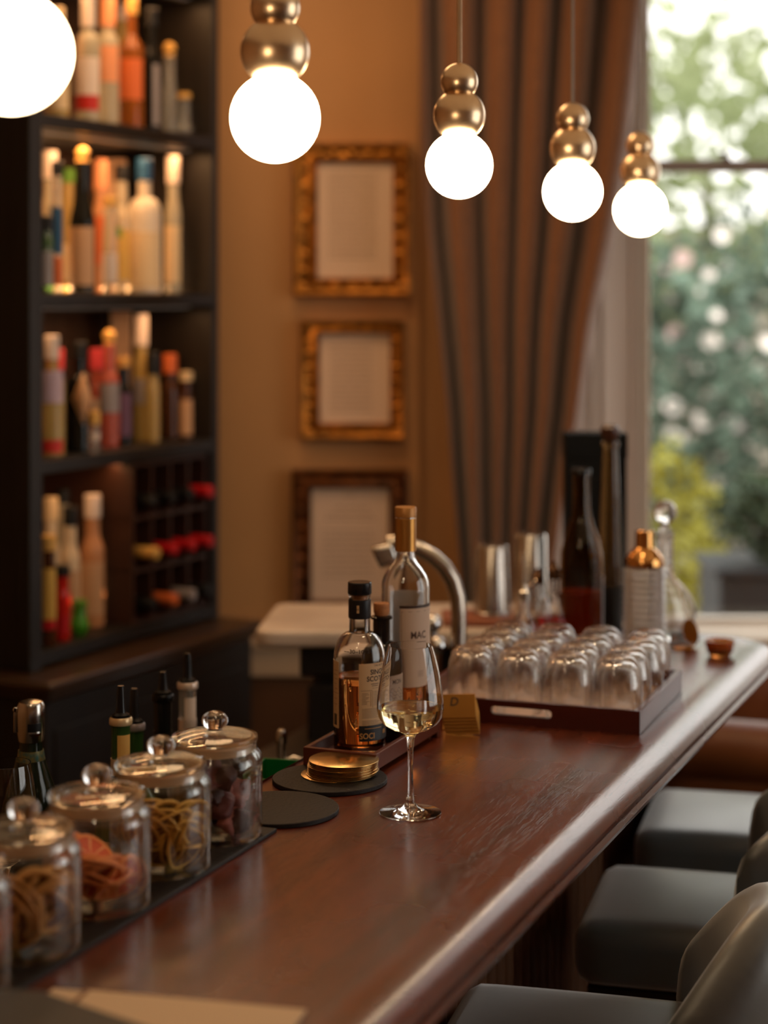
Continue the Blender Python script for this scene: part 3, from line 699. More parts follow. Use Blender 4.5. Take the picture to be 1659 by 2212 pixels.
q = MB(); wrap_patch(q, .01655, -.24, -.03, .199, .210, 6, .0003); tg = q.build('neck_tag', mat('label_cream', S((196, 160, 118)), .6), sc)
q = MB(); wrap_text(q, 'st', .005, .0170, -.15, .2045); q.build('lettering', INK, tg, fix=False)
LABM = mat('label_cream')
q = MB(); wrap_patch(q, .0374, -.02, 2.1, .043, .1306, 36); lab = q.build('front_label', LABM, sc)
q = MB(); wrap_patch(q, .0374, -.02, 2.1, .0205, .0428, 36); lab2 = q.build('label_band', mat('label_black', (.01, .01, .011), .5), sc)
q = MB(); wrap_patch(q, .0374, -2.3, -.90, .036, .131, 30); lab3 = q.build('back_label', LABM, sc)
q = MB(); RT = .0381
wrap_text(q, 'THE AUTHOR', .0040, RT, .90, .1272, 1); wrap_text(q, 'SINGLE', .0100, RT, .82, .1180, .95); wrap_text(q, 'SCOTCH', .0100, RT, .78, .1085, .95)
def rule(a0, a1, z, t_=.00035, rr=RT): wrap_patch(q, rr-.0001, a0, a1, z-t_/2, z+t_/2, 5, .0001)
rule(.45, .80, .1015, .0009); rule(.48, .78, .0988, .0007); rule(.06, .5, .0925); rule(.5, 1.3, .0955)
for k in range(9): rule(.10, .10+.30*(.75+.25*sin(k*2.3)), .0885-.0019*k)
for k in range(11): rule(.58, .58+.6*(.75+.25*sin(k*1.7)), .0905-.0019*k)
for k in range(12): rule(.10, .10+1.0*(.8+.2*sin(k*2.9)), .0665-.0018*k if k < 8 else .0660-.0018*k-.002)
wrap_patch(q, RT-.0001, .44, .45, .070, .091, 1, .0001); wrap_patch(q, RT-.0001, .52, .53, .068, .092, 1, .0001)
q.build('lettering', INK, lab, fix=False)
q = MB(); wrap_text(q, 'SOCI', .0115, RT, .31, .0277, .9); wrap_text(q, '88', .0085, RT, 1.15, .031, .9); rule(.2, .95, .0385, .0007)
q.build('lettering', mat('label_gold_ink', S((180, 130, 70)), .5), lab2, fix=False)
q = MB()
for k, (a0, a1, z) in enumerate([(-1.2, -.98, .118), (-1.3, -1.0, .112), (-1.2, -.95, .106), (-1.25, -1.0, .099), (-1.2, -.96, .092), (-1.3, -.93, .086), (-1.2, -1, .078), (-1.25, -1.0, .07)]): rule(a0, a1, z)
for k in range(9): wrap_patch(q, RT-.0001, -1.25+.028*k, -1.25+.028*k+.013, .040, .056, 1, .0001)
q.build('lettering', INK, lab3, fix=False)
q = MB(); wrap_text(q, '\u201430\u201310\u201324', .0078, .0367, -.05, .1475, 1.1); q.build('handwriting', INK, sc, fix=False)

# dark cork bottle
DX, DY = xy(824, 2.731)
db = thing('cork_bottle', 'squat black glass bottle with a cork, between the two whisky bottles', 'bottle', (DX, DY, TZ))
MB().lathe([(0, .003), (.024, .002), (.028, 0), (.0295, .003), (.0295, .118)]+[(.0125+.017*cos(a), .118+.026*sin(a)) for a in [PI/2*k/8 for k in range(1, 9)]]+[(.0125, .176), (.0160, .177), (.0160, .180), (.012, .182), (0, .182)], 40).build('glass_body', mat('black_glass', (.01, .008, .008), .06, 0, .2), db)
MB().lathe([(0, .1815), (.0095, .1815), (.0118, .187), (.0120, .1985), (.0112, .200), (0, .200)], 30).build('cork', CORK, db)
q = MB(); wrap_patch(q, .0296, .15, 1.5, .03, .098, 24); lb = q.build('paper_label', mat('label_grey', S((165, 140, 118)), .6), db)
q = MB(); wrap_text(q, 'MON', .010, .0302, .75, .088, .9)
for k in range(8):
    for j in range(14):
        a = .25+1.0*j/14; z = .075-.005*k+.003*sin(j*.9+k); wrap_patch(q, .0301, a, a+1.0/14, z, z+.0006, 1, .0001)
q.build('lettering', INK, lb, fix=False)

# tall clear whisky bottle
MX, MY = xy(876, 2.785)
mc = thing('whisky_bottle', 'tall clear whisky bottle with gold capsule and pale label, rearmost on the small tray', 'bottle', (MX, MY, TZ))
r_, nr_ = .0362, .0142
op = [(0, .006), (.026, .004), (.032, 0), (.034, 0), (.0362, .003), (.0362, .212)]+[(nr_+(r_-nr_)*(.5+.5*cos(PI*(k/14)**1.4)), .212+.052*k/14) for k in range(1, 14)]+[(nr_, .266), (nr_, .318), (nr_+.001, .320), (nr_+.001, .325)]
ip = [(.010, .325), (.010, .268)]+[(.010+(.0335-.010)*(.5+.5*cos(PI*(k/12)**1.4)), .211+.053*k/12) for k in range(11, 0, -1)]+[(.0335, .21), (.0335, .018), (.029, .013), (.014, .015), (0, .017)]
MB().lathe(op+ip, 64).build('glass_body', CLEAR, mc, angle=40)
MB().lathe([(0, .0168), (.014, .0148), (.0292, .0128), (.0338, .018), (.0338, .083), (.0328, .0825), (0, .0825)], 64).build('whisky', mat('whisky'), mc, angle=50)
GCAP = mat('gold_capsule', S((196, 140, 72)), .3, .8)
pr = [(.0147, .2695), (.0158, .2697)]
for k in range(18): z = .272+.0026*k; pr += [(.0161, z), (.0157, z+.0008), (.0161, z+.0016)]
pr += [(.0160, .3185), (.0150, .3192)]
MB().lathe(pr, 48).build('gold_capsule', GCAP, mc, angle=60)
MB().lathe([(0, .3200), (.0150, .3200), (.0162, .3207), (.0162, .3345), (.0155, .3355), (0, .3355)], 40).build('stopper', mat('stopper_wood', S((178, 122, 62)), .4, .3), mc)
q = MB(); wrap_patch(q, .0363, -.24, 1.75, .070, .188, 36); lb = q.build('front_label', mat('label_pink', S((196, 168, 145)), .6), mc)
q = MB(); wrap_patch(q, .0363, -.26, 1.77, .1885, .1925, 36); q.build('label_edge', mat('label_brown', S((60, 40, 30)), .5), mc)
q = MB(); wrap_patch(q, .0363, 2.2, 3.9, .075, .205, 36); q.build('back_label', mat('label_white', S((205, 195, 185)), .6), mc)
RT = .0371; q = MB(); wrap_text(q, 'MAC', .0150, RT, .56, .1480, .85); rule(.5, .95, .1375, .0009, RT)
rule(.35, .95, .127, .0003, RT)
for k, z in enumerate((.094, .0915, .089, .0865)): rule(.55, .95, z, .0004, RT)
for z in (.1835,): rule(-.18, 1.6, z, .0004, RT)
wrap_patch(q, RT-.0001, -.18, -.17, .074, .1835, 1, .0001)
q.build('lettering', mat('brown_ink', S((70, 45, 30)), .6), lb, fix=False)

# slates and gold coasters
SLATE = mat('slate', S((26, 18, 15)), .6, spec=.3, vary=.35, vscale=40, bump=.5, bscale=160)
def slate(label, x, y):
    o = MB().lathe([(0, 0), (.077, 0), (.079, .0008), (.079, .0052), (.0782, .006), (0, .006)], 72).build('slate_board', SLATE)
    tag(o, label, 'slate board', 'round slate boards', (x, y, BT+.0003)); return o
slate('round black slate board carrying the stack of gold coasters', -.0746, 2.545)
slate('bare round black slate board beside the rearmost jar', -.1373, 2.396)
r = random.Random(3); n = 13; names = ['lowest', 'second lowest', 'third lowest', 'fourth lowest', 'fifth lowest', 'sixth lowest', 'middle', 'sixth from the top', 'fifth from the top', 'fourth from the top', 'third from the top', 'second from the top', 'topmost']
cme = None
for k in range(n):
    if cme is None:
        o = MB().lathe([(0, 0), (.0478, 0), (.0485, .0003), (.0485, .0010), (.0480, .0013), (0, .0013)], 64).build('gold_coaster', GOLD); cme = o
    else: o = cme.copy(); COL.objects.link(o)
    dx = r.uniform(-.0014, .0014)-(.009 if k == 0 else .003 if k == 1 else 0)
    tag(o, '%s polished gold coaster of the stack on the slate board' % names[k], 'coaster', 'stack of gold coasters', (-.0565+dx, 2.558+r.uniform(-.0008, .0008), BT+.0066+.0017*k), r.uniform(0, 6))

# brass cards
for k in range(6):
    t = thing('brass_card', ['front brass card engraved with a letter D, leaning against the rest', 'second brass card in the leaning stack beside the glass tray', 'third brass card in the leaning stack beside the glass tray', 'fourth brass card in the leaning stack beside the glass tray', 'fifth brass card in the leaning stack, nearly hidden', 'rearmost brass card in the leaning stack'][k], 'card',
              (.1135+.0035*k*.35, 2.800+.0034*k, BT+.0004), group='stack of brass cards', rot=(R(-16), R(-3), R(-8)))
    hgt = .036
    zo = .028-.0056*k
    MB().box(-.026, .026, 0, .0012, max(zo, 0), zo+hgt).build('plate', mat('card_brass', S((176, 122, 55)), .3, .85, vary=.15, vscale=20), t, bevel=.0006)
    if k == 0:
        vs_, fs_ = text_geo('D', .018)
        MB().add([(x-.006+y*.15, -.0002, zo+.024+y) for x, y, _ in vs_], fs_).build('engraved_letter', mat('dark_engraving', (.05, .03, .015), .6), t, fix=False)
hb = MB(); hb.add([(-.024, .0, 0), (.024, .0, 0), (.024, .034, 0), (-.024, .034, 0), (-.024, .022, .028), (.024, .022, .028), (.024, .034, .028), (-.024, .034, .028)], [(0, 3, 2, 1), (0, 1, 5, 4), (3, 7, 6, 2), (0, 4, 7, 3), (1, 2, 6, 5), (4, 5, 6, 7)])
tag(hb.build('card_stand', mat('card_brass'), bevel=.001), 'small brass block propping the leaning brass cards', 'card stand', loc=(.113, 2.842, BT+.0003), rz=-.14)

# tray of tumblers
AT = R(20); FRX, FRY = .389, 2.814
TW, TD, TH_ = .375, .335, .036
dt = thing('serving_tray', 'mahogany tray with slotted handle holding rows of upturned tumblers', 'tray', (FRX, FRY, BT+.0003), -AT)
TRM = mat('tray_red_mahogany', S((88, 34, 24)), .3, vary=.35, vscale=12, stretch=(.15, 1, 1))
def rrect(x0, x1, z0, z1, rad, n=6):
    return [(cx+rad*cos(a), cz+rad*sin(a)) for cx, cz, a0 in ((x1-rad, z1-rad, 0), (x0+rad, z1-rad, PI/2), (x0+rad, z0+rad, PI), (x1-rad, z0+rad, 1.5*PI)) for a in [a0+PI/2*k/n for k in range(n+1)]]
def slotted(name, y0, y1):
    hole = rrect(-TW/2-.049, -TW/2+.049, .0135, .0265, .0055); n = len(hole)
    out = []
    for x, z in hole:      # project every hole point to the board's outline
        dx, dz = (x+TW/2), (z-.02)
        k = min(TW/2/abs(dx) if abs(dx) > 1e-6 else 1e9, (TH_-.02 if dz > 0 else .02)/abs(dz) if abs(dz) > 1e-6 else 1e9)
        out.append((-TW/2+dx*k, .02+dz*k))
    corners = [(0, TH_), (-TW, TH_), (-TW, 0), (0, 0)]
    for c_ in corners:
        j = min(range(n), key=lambda i: abs(out[i][0]-c_[0])*.3+abs(out[i][1]-c_[1])); out[j] = c_
    vs = [(x, y0, z) for x, z in hole]+[(x, y0, z) for x, z in out]+[(x, y1, z) for x, z in hole]+[(x, y1, z) for x, z in out]
    fs = []
    for i in range(n):
        j = (i+1) % n
        fs += [(i, j, n+j, n+i), (2*n+i, 3*n+i, 3*n+j, 2*n+j), (i, 2*n+i, 2*n+j, j), (n+i, n+j, 3*n+j, 3*n+i)]
    return MB().add(vs, fs).build(name, TRM, dt, angle=30)
slotted('front_rail', 0, .010); slotted('back_rail', TD-.010, TD)
MB().box(-.010, 0, .0101, TD-.0101, 0, TH_).build('side_rail', TRM, dt, bevel=.001)
MB().box(-TW, -TW+.010, .0101, TD-.0101, 0, TH_).build('side_rail', TRM, dt, bevel=.001)
MB().box(-TW+.01, -.01, .01, TD-.01, .001, .008).build('tray_floor', mat('tray_floor', S((228, 192, 172)), .3, vary=.1, vscale=8), dt)  # pale pink base colour stands in for the window's reflection on the floor
gp = [(.0355, 0), (.0372, .004), (.0386, .022), (.0390, .042), (.0382, .062), (.0355, .078), (.0305, .090), (.0240, .0975), (.018, .0995), (.008, .0985), (0, .098)]
gi = [(0, .0905), (.016, .0900), (.0235, .0885), (.0295, .0830), (.0340, .074), (.0366, .060), (.0375, .042), (.0371, .022), (.0358, .004), (.0345, 0)]
tum = None
rown = ['front', 'second', 'third', 'back']; coln = ['right end', 'second from the right', 'second from the left', 'left end']
for i in range(4):
    for j in range(4):
        a = .0478+.0792*j+(.002 if i % 2 else -.001); dd = .0545+.0790*i
        x = FRX-a*cos(AT)+dd*sin(AT); y = FRY+a*sin(AT)+dd*cos(AT)
        if tum is None: o = MB().lathe(gp+gi, 40, closed=True).build('tumbler', TUMG, angle=60); tum = o
        else: o = tum.copy(); COL.objects.link(o)
        tag(o, 'upturned clear tumbler in the %s row of the tray, %s' % (rown[i], coln[j]), 'glass', 'upturned tumblers on the tray', (x, y, BT+.0086))

# amber dish
o = thing('glass_dish', 'small amber glass dish near the far rounded corner of the bar', 'dish', (.622, 3.43, BT+.0004))
MB().lathe(shell([(0, 0), (.019, 0), (.020, .003), (.024, .010), (.0275, .026), (.0272, .030)], .003, .005), 32).build('bowl', mat('amber_glass', (.6, .2, .05), .05, 0, .8), o)
MB().lathe([(0, .0052), (.021, .0052), (.0235, .016), (0, .016)], 24).build('dark_syrup', mat('syrup', (.10, .02, .005), .1), o)

# mat and jars
m_ = MB(); m_.box(-1.101, -.987, 1.15, 2.087, 0, .0045)
tag(m_.build('slate_mat', SLATE, bevel=.0008), 'long narrow slate mat under the row of glass jars', 'mat', loc=(0, 0, BT+.0003), rz=-TH)
JZ = BT+.005
def make_jar(label, Y_):
    t_ = -1.046; s_ = (Y_+t_*sin(TH))/cos(TH); x, y, _ = bar(s_, t_)
    t = thing('glass_jar', label, 'jar', (x, y, JZ), group='apothecary jars in a row')
    po = [(0, .002), (.050, .001), (.0555, 0), (.0580, .0025), (.0586, .008), (.0586, .093), (.0572, .100), (.0535, .1045), (.0510, .107), (.0510, .1135)]
    pi = [(.0478, .1135), (.0478, .106), (.0505, .1015), (.0540, .0975), (.0553, .092), (.0553, .010), (.052, .0065), (0, .006)]
    MB().lathe(po+pi, 64).build('jar_body', PALEG, t, angle=50)
    ld = [(0, .1155), (.040, .1150), (.0445, .1140), (.0450, .1165), (.0527, .1168), (.0533, .1195), (.0527, .1222), (.047, .1232), (.042, .1248), (.030, .1272), (.016, .1285), (.0095, .1292), (.0085, .1315)]
    ld += [(.0165*cos(a), .1410+.0115*sin(a)) for a in [R(-50)+R(140)*k/12 for k in range(13)]]
    ld[-1] = (0, .1525)
    lid = MB().lathe(ld[:13], 56).build('lid', PALEG, t, angle=55)
    MB().lathe([(0, .1293)]+ld[12:], 40).build('knob', CLEAR, t, angle=55)
    MB().lathe([(.0452, .1035), (.0474, .104), (.0476, .1160), (.0452, .1162)], 48, closed=True).build('sealing_ring', mat('silicone', S((225, 190, 155)), .4, 0, .35), lid)
    return (x, y)
jn = [('nearest jar, only its right edge in the picture', 1.765), ('second jar from the camera, holding brown dried orange rings', 1.884), ('middle jar, holding red-orange dried orange slices', 2.018), ('fourth jar, holding dried lemon slices', 2.150), ('rearmost jar, holding dark red dried petals', 2.277)]
JP = [make_jar('clear glass jar with knobbed lid, '+a, b) for a, b in jn]
def flesh_mat(name, c1, c2):
    m = bpy.data.materials.new(name); m.use_nodes = True; nt = m.node_tree; N = nt.nodes; L = nt.links; b = N['Principled BSDF']
    tc = N.new('ShaderNodeTexCoord'); sp = N.new('ShaderNodeSeparateXYZ'); L.new(tc.outputs['Object'], sp.inputs[0])
    at_ = N.new('ShaderNodeMath'); at_.operation = 'ARCTAN2'; L.new(sp.outputs['Y'], at_.inputs[0]); L.new(sp.outputs['X'], at_.inputs[1])
    mu = N.new('ShaderNodeMath'); mu.operation = 'MULTIPLY'; mu.inputs[1].default_value = 4.5; L.new(at_.outputs[0], mu.inputs[0])
    si = N.new('ShaderNodeMath'); si.operation = 'SINE'; L.new(mu.outputs[0], si.inputs[0])
    ab = N.new('ShaderNodeMath'); ab.operation = 'ABSOLUTE'; L.new(si.outputs[0], ab.inputs[0])
    r = N.new('ShaderNodeValToRGB'); e = r.color_ramp.elements; e[0].position = .12; e[0].color = (*c2, 1); e[1].position = .32; e[1].color = (*c1, 1)
    L.new(ab.outputs[0], r.inputs['Fac']); L.new(r.outputs[0], b.inputs['Base Color']); b.inputs['Roughness'].default_value = .45
    b.inputs['Subsurface Weight'].default_value = .0; b.inputs['Subsurface Radius'].default_value = (.01, .004, .002); b.inputs['Subsurface Scale'].default_value = .3
    return m
def make_slice(name, label, cat, grp, rad, fm, rm, ring=False, seed=0):
    r = random.Random(seed); t = thing(name, label, cat, (0, 0, 0), group=grp)
    p1, p2 = r.uniform(0, 6), r.uniform(0, 6)
    def warp(vs): return [(x*(1+.05*sin(2*math.atan2(y, x)+p1)), y*(1+.04*sin(3*math.atan2(y, x)+p2)), z+.16*rad*sin(2*math.atan2(y, x)+p1)*(math.hypot(x, y)/rad)**2) for x, y, z in vs]
    a = MB().lathe([(rad*.55, -.0008), (rad*.9, -.0012), (rad*.9, .0012), (rad*.55, .0008)] if ring else [(0, -.0009), (rad*.5, -.0006), (rad*.9, -.0012), (rad*.9, .0012), (rad*.5, .0006), (0, .0009)], 28, closed=ring)
    a.v = warp(a.v); a.build('flesh', fm, t)
    a = MB().lathe([(rad*.88, -.0016), (rad, -.0020), (rad*1.03, 0), (rad, .0020), (rad*.88, .0016)], 28, closed=True)
    a.v = warp(a.v); a.build('rind', rm, t); return t
fillers = [
 ('orange_slice', 'dried orange slice in the nearest jar', 'dried orange slices in the nearest jar', .027, flesh_mat('f0', S((190, 90, 40)), S((215, 150, 95))), mat('rind_orange', S((190, 95, 35)), .5), False, 12),
 ('orange_ring', 'curled brown dried orange ring in the second jar', 'dried orange rings in the second jar', .031, flesh_mat('f1', S((110, 58, 25)), S((170, 115, 62))), mat('rind_tan', S((205, 145, 78)), .5), True, 22),
 ('orange_slice', 'red-orange dried orange slice in the middle jar', 'dried orange slices in the middle jar', .030, flesh_mat('f2', S((205, 72, 22)), S((238, 158, 96))), mat('rind_red', S((236, 140, 78)), .5), False, 15),
 ('lemon_slice', 'dried lemon slice in the fourth jar', 'dried lemon slices in the fourth jar', .025, flesh_mat('f3', S((112, 72, 30)), S((180, 132, 68))), mat('rind_lemon', S((212, 160, 72)), .5), False, 30),
]
rr_ = random.Random(11)
sdir = (sin(TH), cos(TH))
for ji, (nm_, lbl, grp, rad, fm, rm, ring, cnt) in enumerate(fillers):
    proto = make_slice(nm_, lbl, 'dried fruit', grp, rad, fm, rm, ring, ji)
    jx, jy = JP[ji]; top = [.075, .088, .066, .088][ji]
    z = .012
    for k in range(cnt):
        q_ = k/(cnt-1)
        tilt = rr_.uniform(.35, 1.35) if ji != 2 else rr_.uniform(.2, 1.1)
        az = rr_.uniform(0, 2*PI); face = rr_.random() < .6
        if face and ji != 2: tilt = rr_.uniform(1.0, 1.45)
        if face: az = rr_.uniform(-.8, 1.1)-PI/2   # lying against the front wall
        rmax = max(.002, min(.0530-rad*cos(tilt), math.sqrt(.0525**2-rad**2)))
        rr2 = rmax*(rr_.uniform(.85, 1) if face else rr_.uniform(.1, 1))
        zc = JZ+.0085+rad*abs(sin(tilt))*.92+ (top-.0085-2*rad*abs(sin(tilt))*.92)*max(0, q_) if 2*rad*sin(tilt) < top else JZ+.0085+rad*sin(tilt)
        # disc lies in its local XY plane: tip it by tilt about the horizontal axis across az
        px_, py_ = cos(az), sin(az)
        loc = (jx+px_*rr2, jy+py_*rr2, min(zc, JZ+.098-rad*sin(tilt)))
        Mx = Matrix.Rotation(az+PI/2, 4, 'Z') @ Matrix.Rotation(-tilt, 4, 'X') @ Matrix.Rotation(rr_.uniform(0, 6), 4, 'Z')
        if k == 0: o = proto; o.location = loc; o.rotation_euler = Mx.to_euler()
        else: o = dup(proto, lbl, loc, Mx.to_euler())
# petals
pm = [mat('petal_dark', S((62, 24, 22)), .6, vary=.4, vscale=60), mat('petal_rose', S((150, 78, 66)), .6, vary=.3, vscale=60), mat('petal_plum', S((88, 34, 34)), .6)]
pp = None; jx, jy = JP[4]
for k in range(46):
    if k < 3:
        vs = []; 
        for i in range(7):
            for j in range(7):
                u, v = (i-3)/3, (j-3)/3; rr3 = .016*(1+.15*k); w_ = math.sqrt(max(0, 1-.45*v*v))
                vs.append((u*rr3*w_, v*rr3*math.sqrt(max(0, 1-.35*u*u)), .007*(u*u+v*v)+.002*sin(5*u+3*v+k)))
        o = MB().add(vs, [(i*7+j, i*7+j+1, (i+1)*7+j+1, (i+1)*7+j) for i in range(6) for j in range(6)]).build('dried_petal', pm[k], fix=False)
        o.modifiers.new('thick', 'SOLIDIFY').thickness = .0006
        pp = (pp or [])+[o]
    else: o = pp[rr_.choice([0, 0, 2, 1])].copy(); COL.objects.link(o)
    az = rr_.uniform(0, 2*PI); rad_ = .036*math.sqrt(rr_.random()); zc = JZ+.022+.064*(k/46)
    o.rotation_euler = (rr_.uniform(0, 3), rr_.uniform(-1, 1), rr_.uniform(0, 6))
    tag(o, 'dried dark red petal curled in the rearmost jar', 'petal', 'dried petals in the rearmost jar', (jx+rad_*cos(az), jy+rad_*sin(az), zc))

# menu at the near end
MR = -R(13)
o = thing('paper_menu', 'cream folded menu sheet lying at the near end of the bar', 'menu', (-.318, 1.779, BT+.001), MR)
MENUP = mat('menu_card', S((205, 172, 135)), .6)
MB().box(0, .0385, -.13, 0, 0, .0012).build('folded_flap', MENUP, o)
MB().box(.0385, .252, -.13, 0, .0002, .0028).build('menu_page', MENUP, o)
MB().box(.033, .0385, -.13, 0, .0012, .0033).build('brown_ribbon', mat('ribbon_brown', S((120, 78, 42)), .5), o)
o = thing('menu_cover', 'thick dark leather menu folder in the lower left corner, in front of the nearest jar', 'menu folder', (-.31, 1.675, BT+.0045))
cp = [(-.13, .018), (0, 0), (.12, -.092), (.12, -.20), (-.13, -.20)]
LEA = mat('folder_leather', S((34, 28, 22)), .5, bump=.3, bscale=200)
MB().prism(cp, 0, .012).build('back_cover', LEA, o, bevel=.004)
MB().prism([(x*.97, y*.97-.002) for x, y in cp], .0122, .024).build('inner_pages', mat('page_edges', S((60, 50, 40)), .7), o)
MB().prism(cp, .0242, .036).build('front_cover', LEA, o, bevel=.004)

# ================================================================== BEHIND THE BAR
# champagne bottle with chrome stopper
STX, STY = -.509, 2.67
t = thing('sparkling_wine_bottle', 'dark sparkling wine bottle with a chrome clamp stopper, behind the jars on the left', 'bottle', (STX, STY, WB+.0005))
zt = 1.163-WB
MB().lathe([(0, .006), (.03, 0), (.042, .002), (.044, .008), (.044, .14), (.041, .165), (.032, .195), (.022, .222), (.0165, .245), (.0150, .275), (.0150, zt-.01), (0, zt-.01)], 40).build('glass_body', mat('champagne_green', (.010, .018, .010), .08, 0, .3), t)
q = MB()
pr = [(.0290, .2035), (.0245, .2165), (.0250, .2170), (.0297, .2038)]
q.lathe([(.0176, .243), (.0180, .243), (.0205, .228), (.0202, .227)], 40, closed=True); q.build('neck_foil', mat('foil_teal', S((60, 105, 98)), .4, .5, vary=.5, vscale=120, color2=S((150, 125, 60))), t)
q = MB(); wrap_patch(q, .0443, -1, 1, .05, .12, 20); q.build('front_label', lm('black'), t)
c = MB(); c.lathe([(.0158, zt-.055), (.0178, zt-.057), (.0196, zt-.045), (.0200, zt-.020), (.0196, zt-.006), (.0170, zt-.001), (.0100, zt+.0012), (0, zt+.0015)], 44)
st = c.build('clamp_stopper', STEEL, t)
q = MB(); wrap_patch(q, .0202, -.05, .95, zt-.041, zt-.029, 14); q.build('slot', mat('slot_black', (.004, .004, .004), .4), st)
q = MB(); wrap_patch(q, .0203, .0, .9, zt-.046, zt-.0425, 14, .0025); q.build('clip_lip', CHROME, st)
q = MB(); q.box(-.024, -.0195, -.006, .006, zt-.045, zt-.008); q.lathe([(0, 0), (.004, 0), (.004, .012), (0, .012)], 12, T(-.0215, -.006, zt-.012, 0, -PI/2)); q.build('side_lever', CHROME, st, bevel=.001)

# stemmed glass behind the second jar
t = thing('wine_glass', 'empty stemmed glass at the left edge, behind the second jar and before the dark bottle', 'wine glass', at(12, 2.45, WB+.0005))
po = [(0, 0), (.034, 0), (.036, .0015), (.02, .005), (.006, .01), (.004, .02), (.004, .13), (.008, .142), (.022, .152), (.036, .172), (.0415, .20), (.041, .225), (.037, .255), (.033, .279)]
pi = [(x-.0013, z) for x, z in po[8:]][::-1]
MB().lathe(po+[(.0317, .279)]+pi[1:]+[(.0065, .147), (0, .146)], 48).build('glass', CLEAR, t, angle=60)

# bottles with pourers in the speed rail
def pour_bottle(label, px, Y, ytop, yglass, r, glass, collar, lab):
    x, y, _ = at(px, Y, 0); zg = CAMZ+(HOR-yglass)/FPX*Y; zp = CAMZ+(HOR-ytop)/FPX*Y
    t = thing('bottle', label, 'bottle', (x, y, WB+.0005), group='bottles with pouring spouts')
    h = zg-WB
    MB().lathe(bottle_prof(r, h, .0135, h*.3, h*.2, 'slope')+[(0, h)], 28).build('glass_body', BM[glass], t)
    q = MB(); q.lathe([(.0139, h*.72), (.0145, h*.72), (.0145, h*.8), (.0139, h*.8)], 24, closed=True); q.lathe([(.0160, h-.010), (.0168, h-.008), (.0168, h-.002), (.0150, h+.001)], 24); q.build('neck_ring', mat('collar_'+collar, S(LC[collar]), .3, .4), t)
    if lab: q = MB(); wrap_patch(q, .0140, -.2, 1.2, h*.80, h*.92, 10, .0008); q.build('neck_label', lm(lab), t)
    q = MB(); wrap_patch(q, r+.0003, -1, 1, h*.1, h*.42, 14); q.build('front_label', lm('beige'), t)
    p = zp-WB
    MB().lathe([(0, h+.0005), (.0125, h+.0005), (.0128, h+.004), (.0080, h+.007), (.0072, h+.012), (.0060, p-.012), (.0048, p), (0, p)], 18).build('pouring_spout', BLACKP, t)
pour_bottle('bottle with black pourer and pale neck label, leftmost behind the jars', 261, 2.66, 1482, 1550, .037, 'green', 'cream', 'gold')
pour_bottle('dark bottle with black pourer, second from the left behind the jars', 290, 2.78, 1488, 1562, .036, 'green', 'grey', None)
pour_bottle('dark bottle with a tall black pourer, third behind the jars', 352, 2.86, 1452, 1500, .037, 'dark', 'black', None)
pour_bottle('bottle with silver collar and white striped neck, rightmost behind the jars', 405, 2.93, 1412, 1474, .037, 'clear', 'white', 'white')

# green box, napkins, chrome post on the bench
t = thing('plastic_container', 'bright green plastic container behind the bar beside the rearmost jar', 'container', at(586, 2.75, WB+.0005), -.25)
q = MB(); q.box(-.031, .031, -.06, .06, 0, .004); q.box(-.031, .031, -.06, -.057, .004, .195); q.box(-.031, .031, .057, .06, .004, .195); q.box(-.031, -.028, -.057, .057, .004, .195); q.box(.028, .031, -.057, .057, .004, .195)
q.build('box', mat('green_plastic', S((12, 110, 48)), .35), t, bevel=.001)
t = thing('napkin_stack', 'stack of folded white napkins behind the green container', 'napkins', at(640, 2.86, WB+.0005), -.3)
for k in range(3): MB().box(-.055+.002*k, .055, -.06, .06, .045*k, .045*k+.044).build('folded_napkin', mat('napkin_white', S((200, 185, 170)), .8), t, bevel=.006)
t = thing('bar_tap', 'small upright chrome post tap behind the green container', 'tap', at(608, 3.08, WB+.0005))
MB().lathe([(0, 0), (.016, 0), (.016, .006), (.008, .010), (.0075, .15), (.0095, .155), (.0095, .168), (.006, .176), (0, .178)], 20).build('post', STEEL, t)
MB().tube([(0, 0, .12), (.02, 0, .128), (.05, 0, .12), (.055, 0, .10)], .005, 10).build('spout', STEEL, t)

# swan neck tap at the far sink
Yf = 3.40
t = thing('swan_neck_tap', 'large brushed steel swan neck tap rising behind the whisky bottles', 'tap', at(990, Yf, WB+.0005))
def fz(px, py): return ((px-990)/FPX*Yf, 0, CAMZ+(HOR-py)/FPX*Yf-WB)
path = [(0, 0, 0), (0, 0, .10)]+[fz(990, 1400), fz(991, 1330), fz(988, 1290), fz(978, 1255), fz(960, 1226), fz(936, 1204), fz(908, 1188), fz(880, 1177), fz(852, 1172), fz(838, 1174)]
MB().tube(path, [.0145]*len(path), 18).build('neck', mat('brushed_steel', (.52, .45, .38), .25, 1), t, angle=60)
q = MB(); a = Vector(fz(846, 1172)); b = Vector(fz(800, 1182)); c_ = Vector(fz(822, 1228)); d_ = Vector(fz(858, 1205))
vs = []
for yy, k_ in ((-.020, 1), (.020, 1)): vs += [(p.x, yy, p.z) for p in (a, b, c_, d_)]
q.add(vs, [(0, 1, 2, 3), (7, 6, 5, 4), (0, 4, 5, 1), (1, 5, 6, 2), (2, 6, 7, 3), (3, 7, 4, 0)]); q.build('spray_head', STEEL, t, bevel=.006, bseg=3)
MB().lathe([(0, 0), (.032, 0), (.032, .006), (.02, .012), (.016, .02)], 28).build('base_flange', STEEL, t)
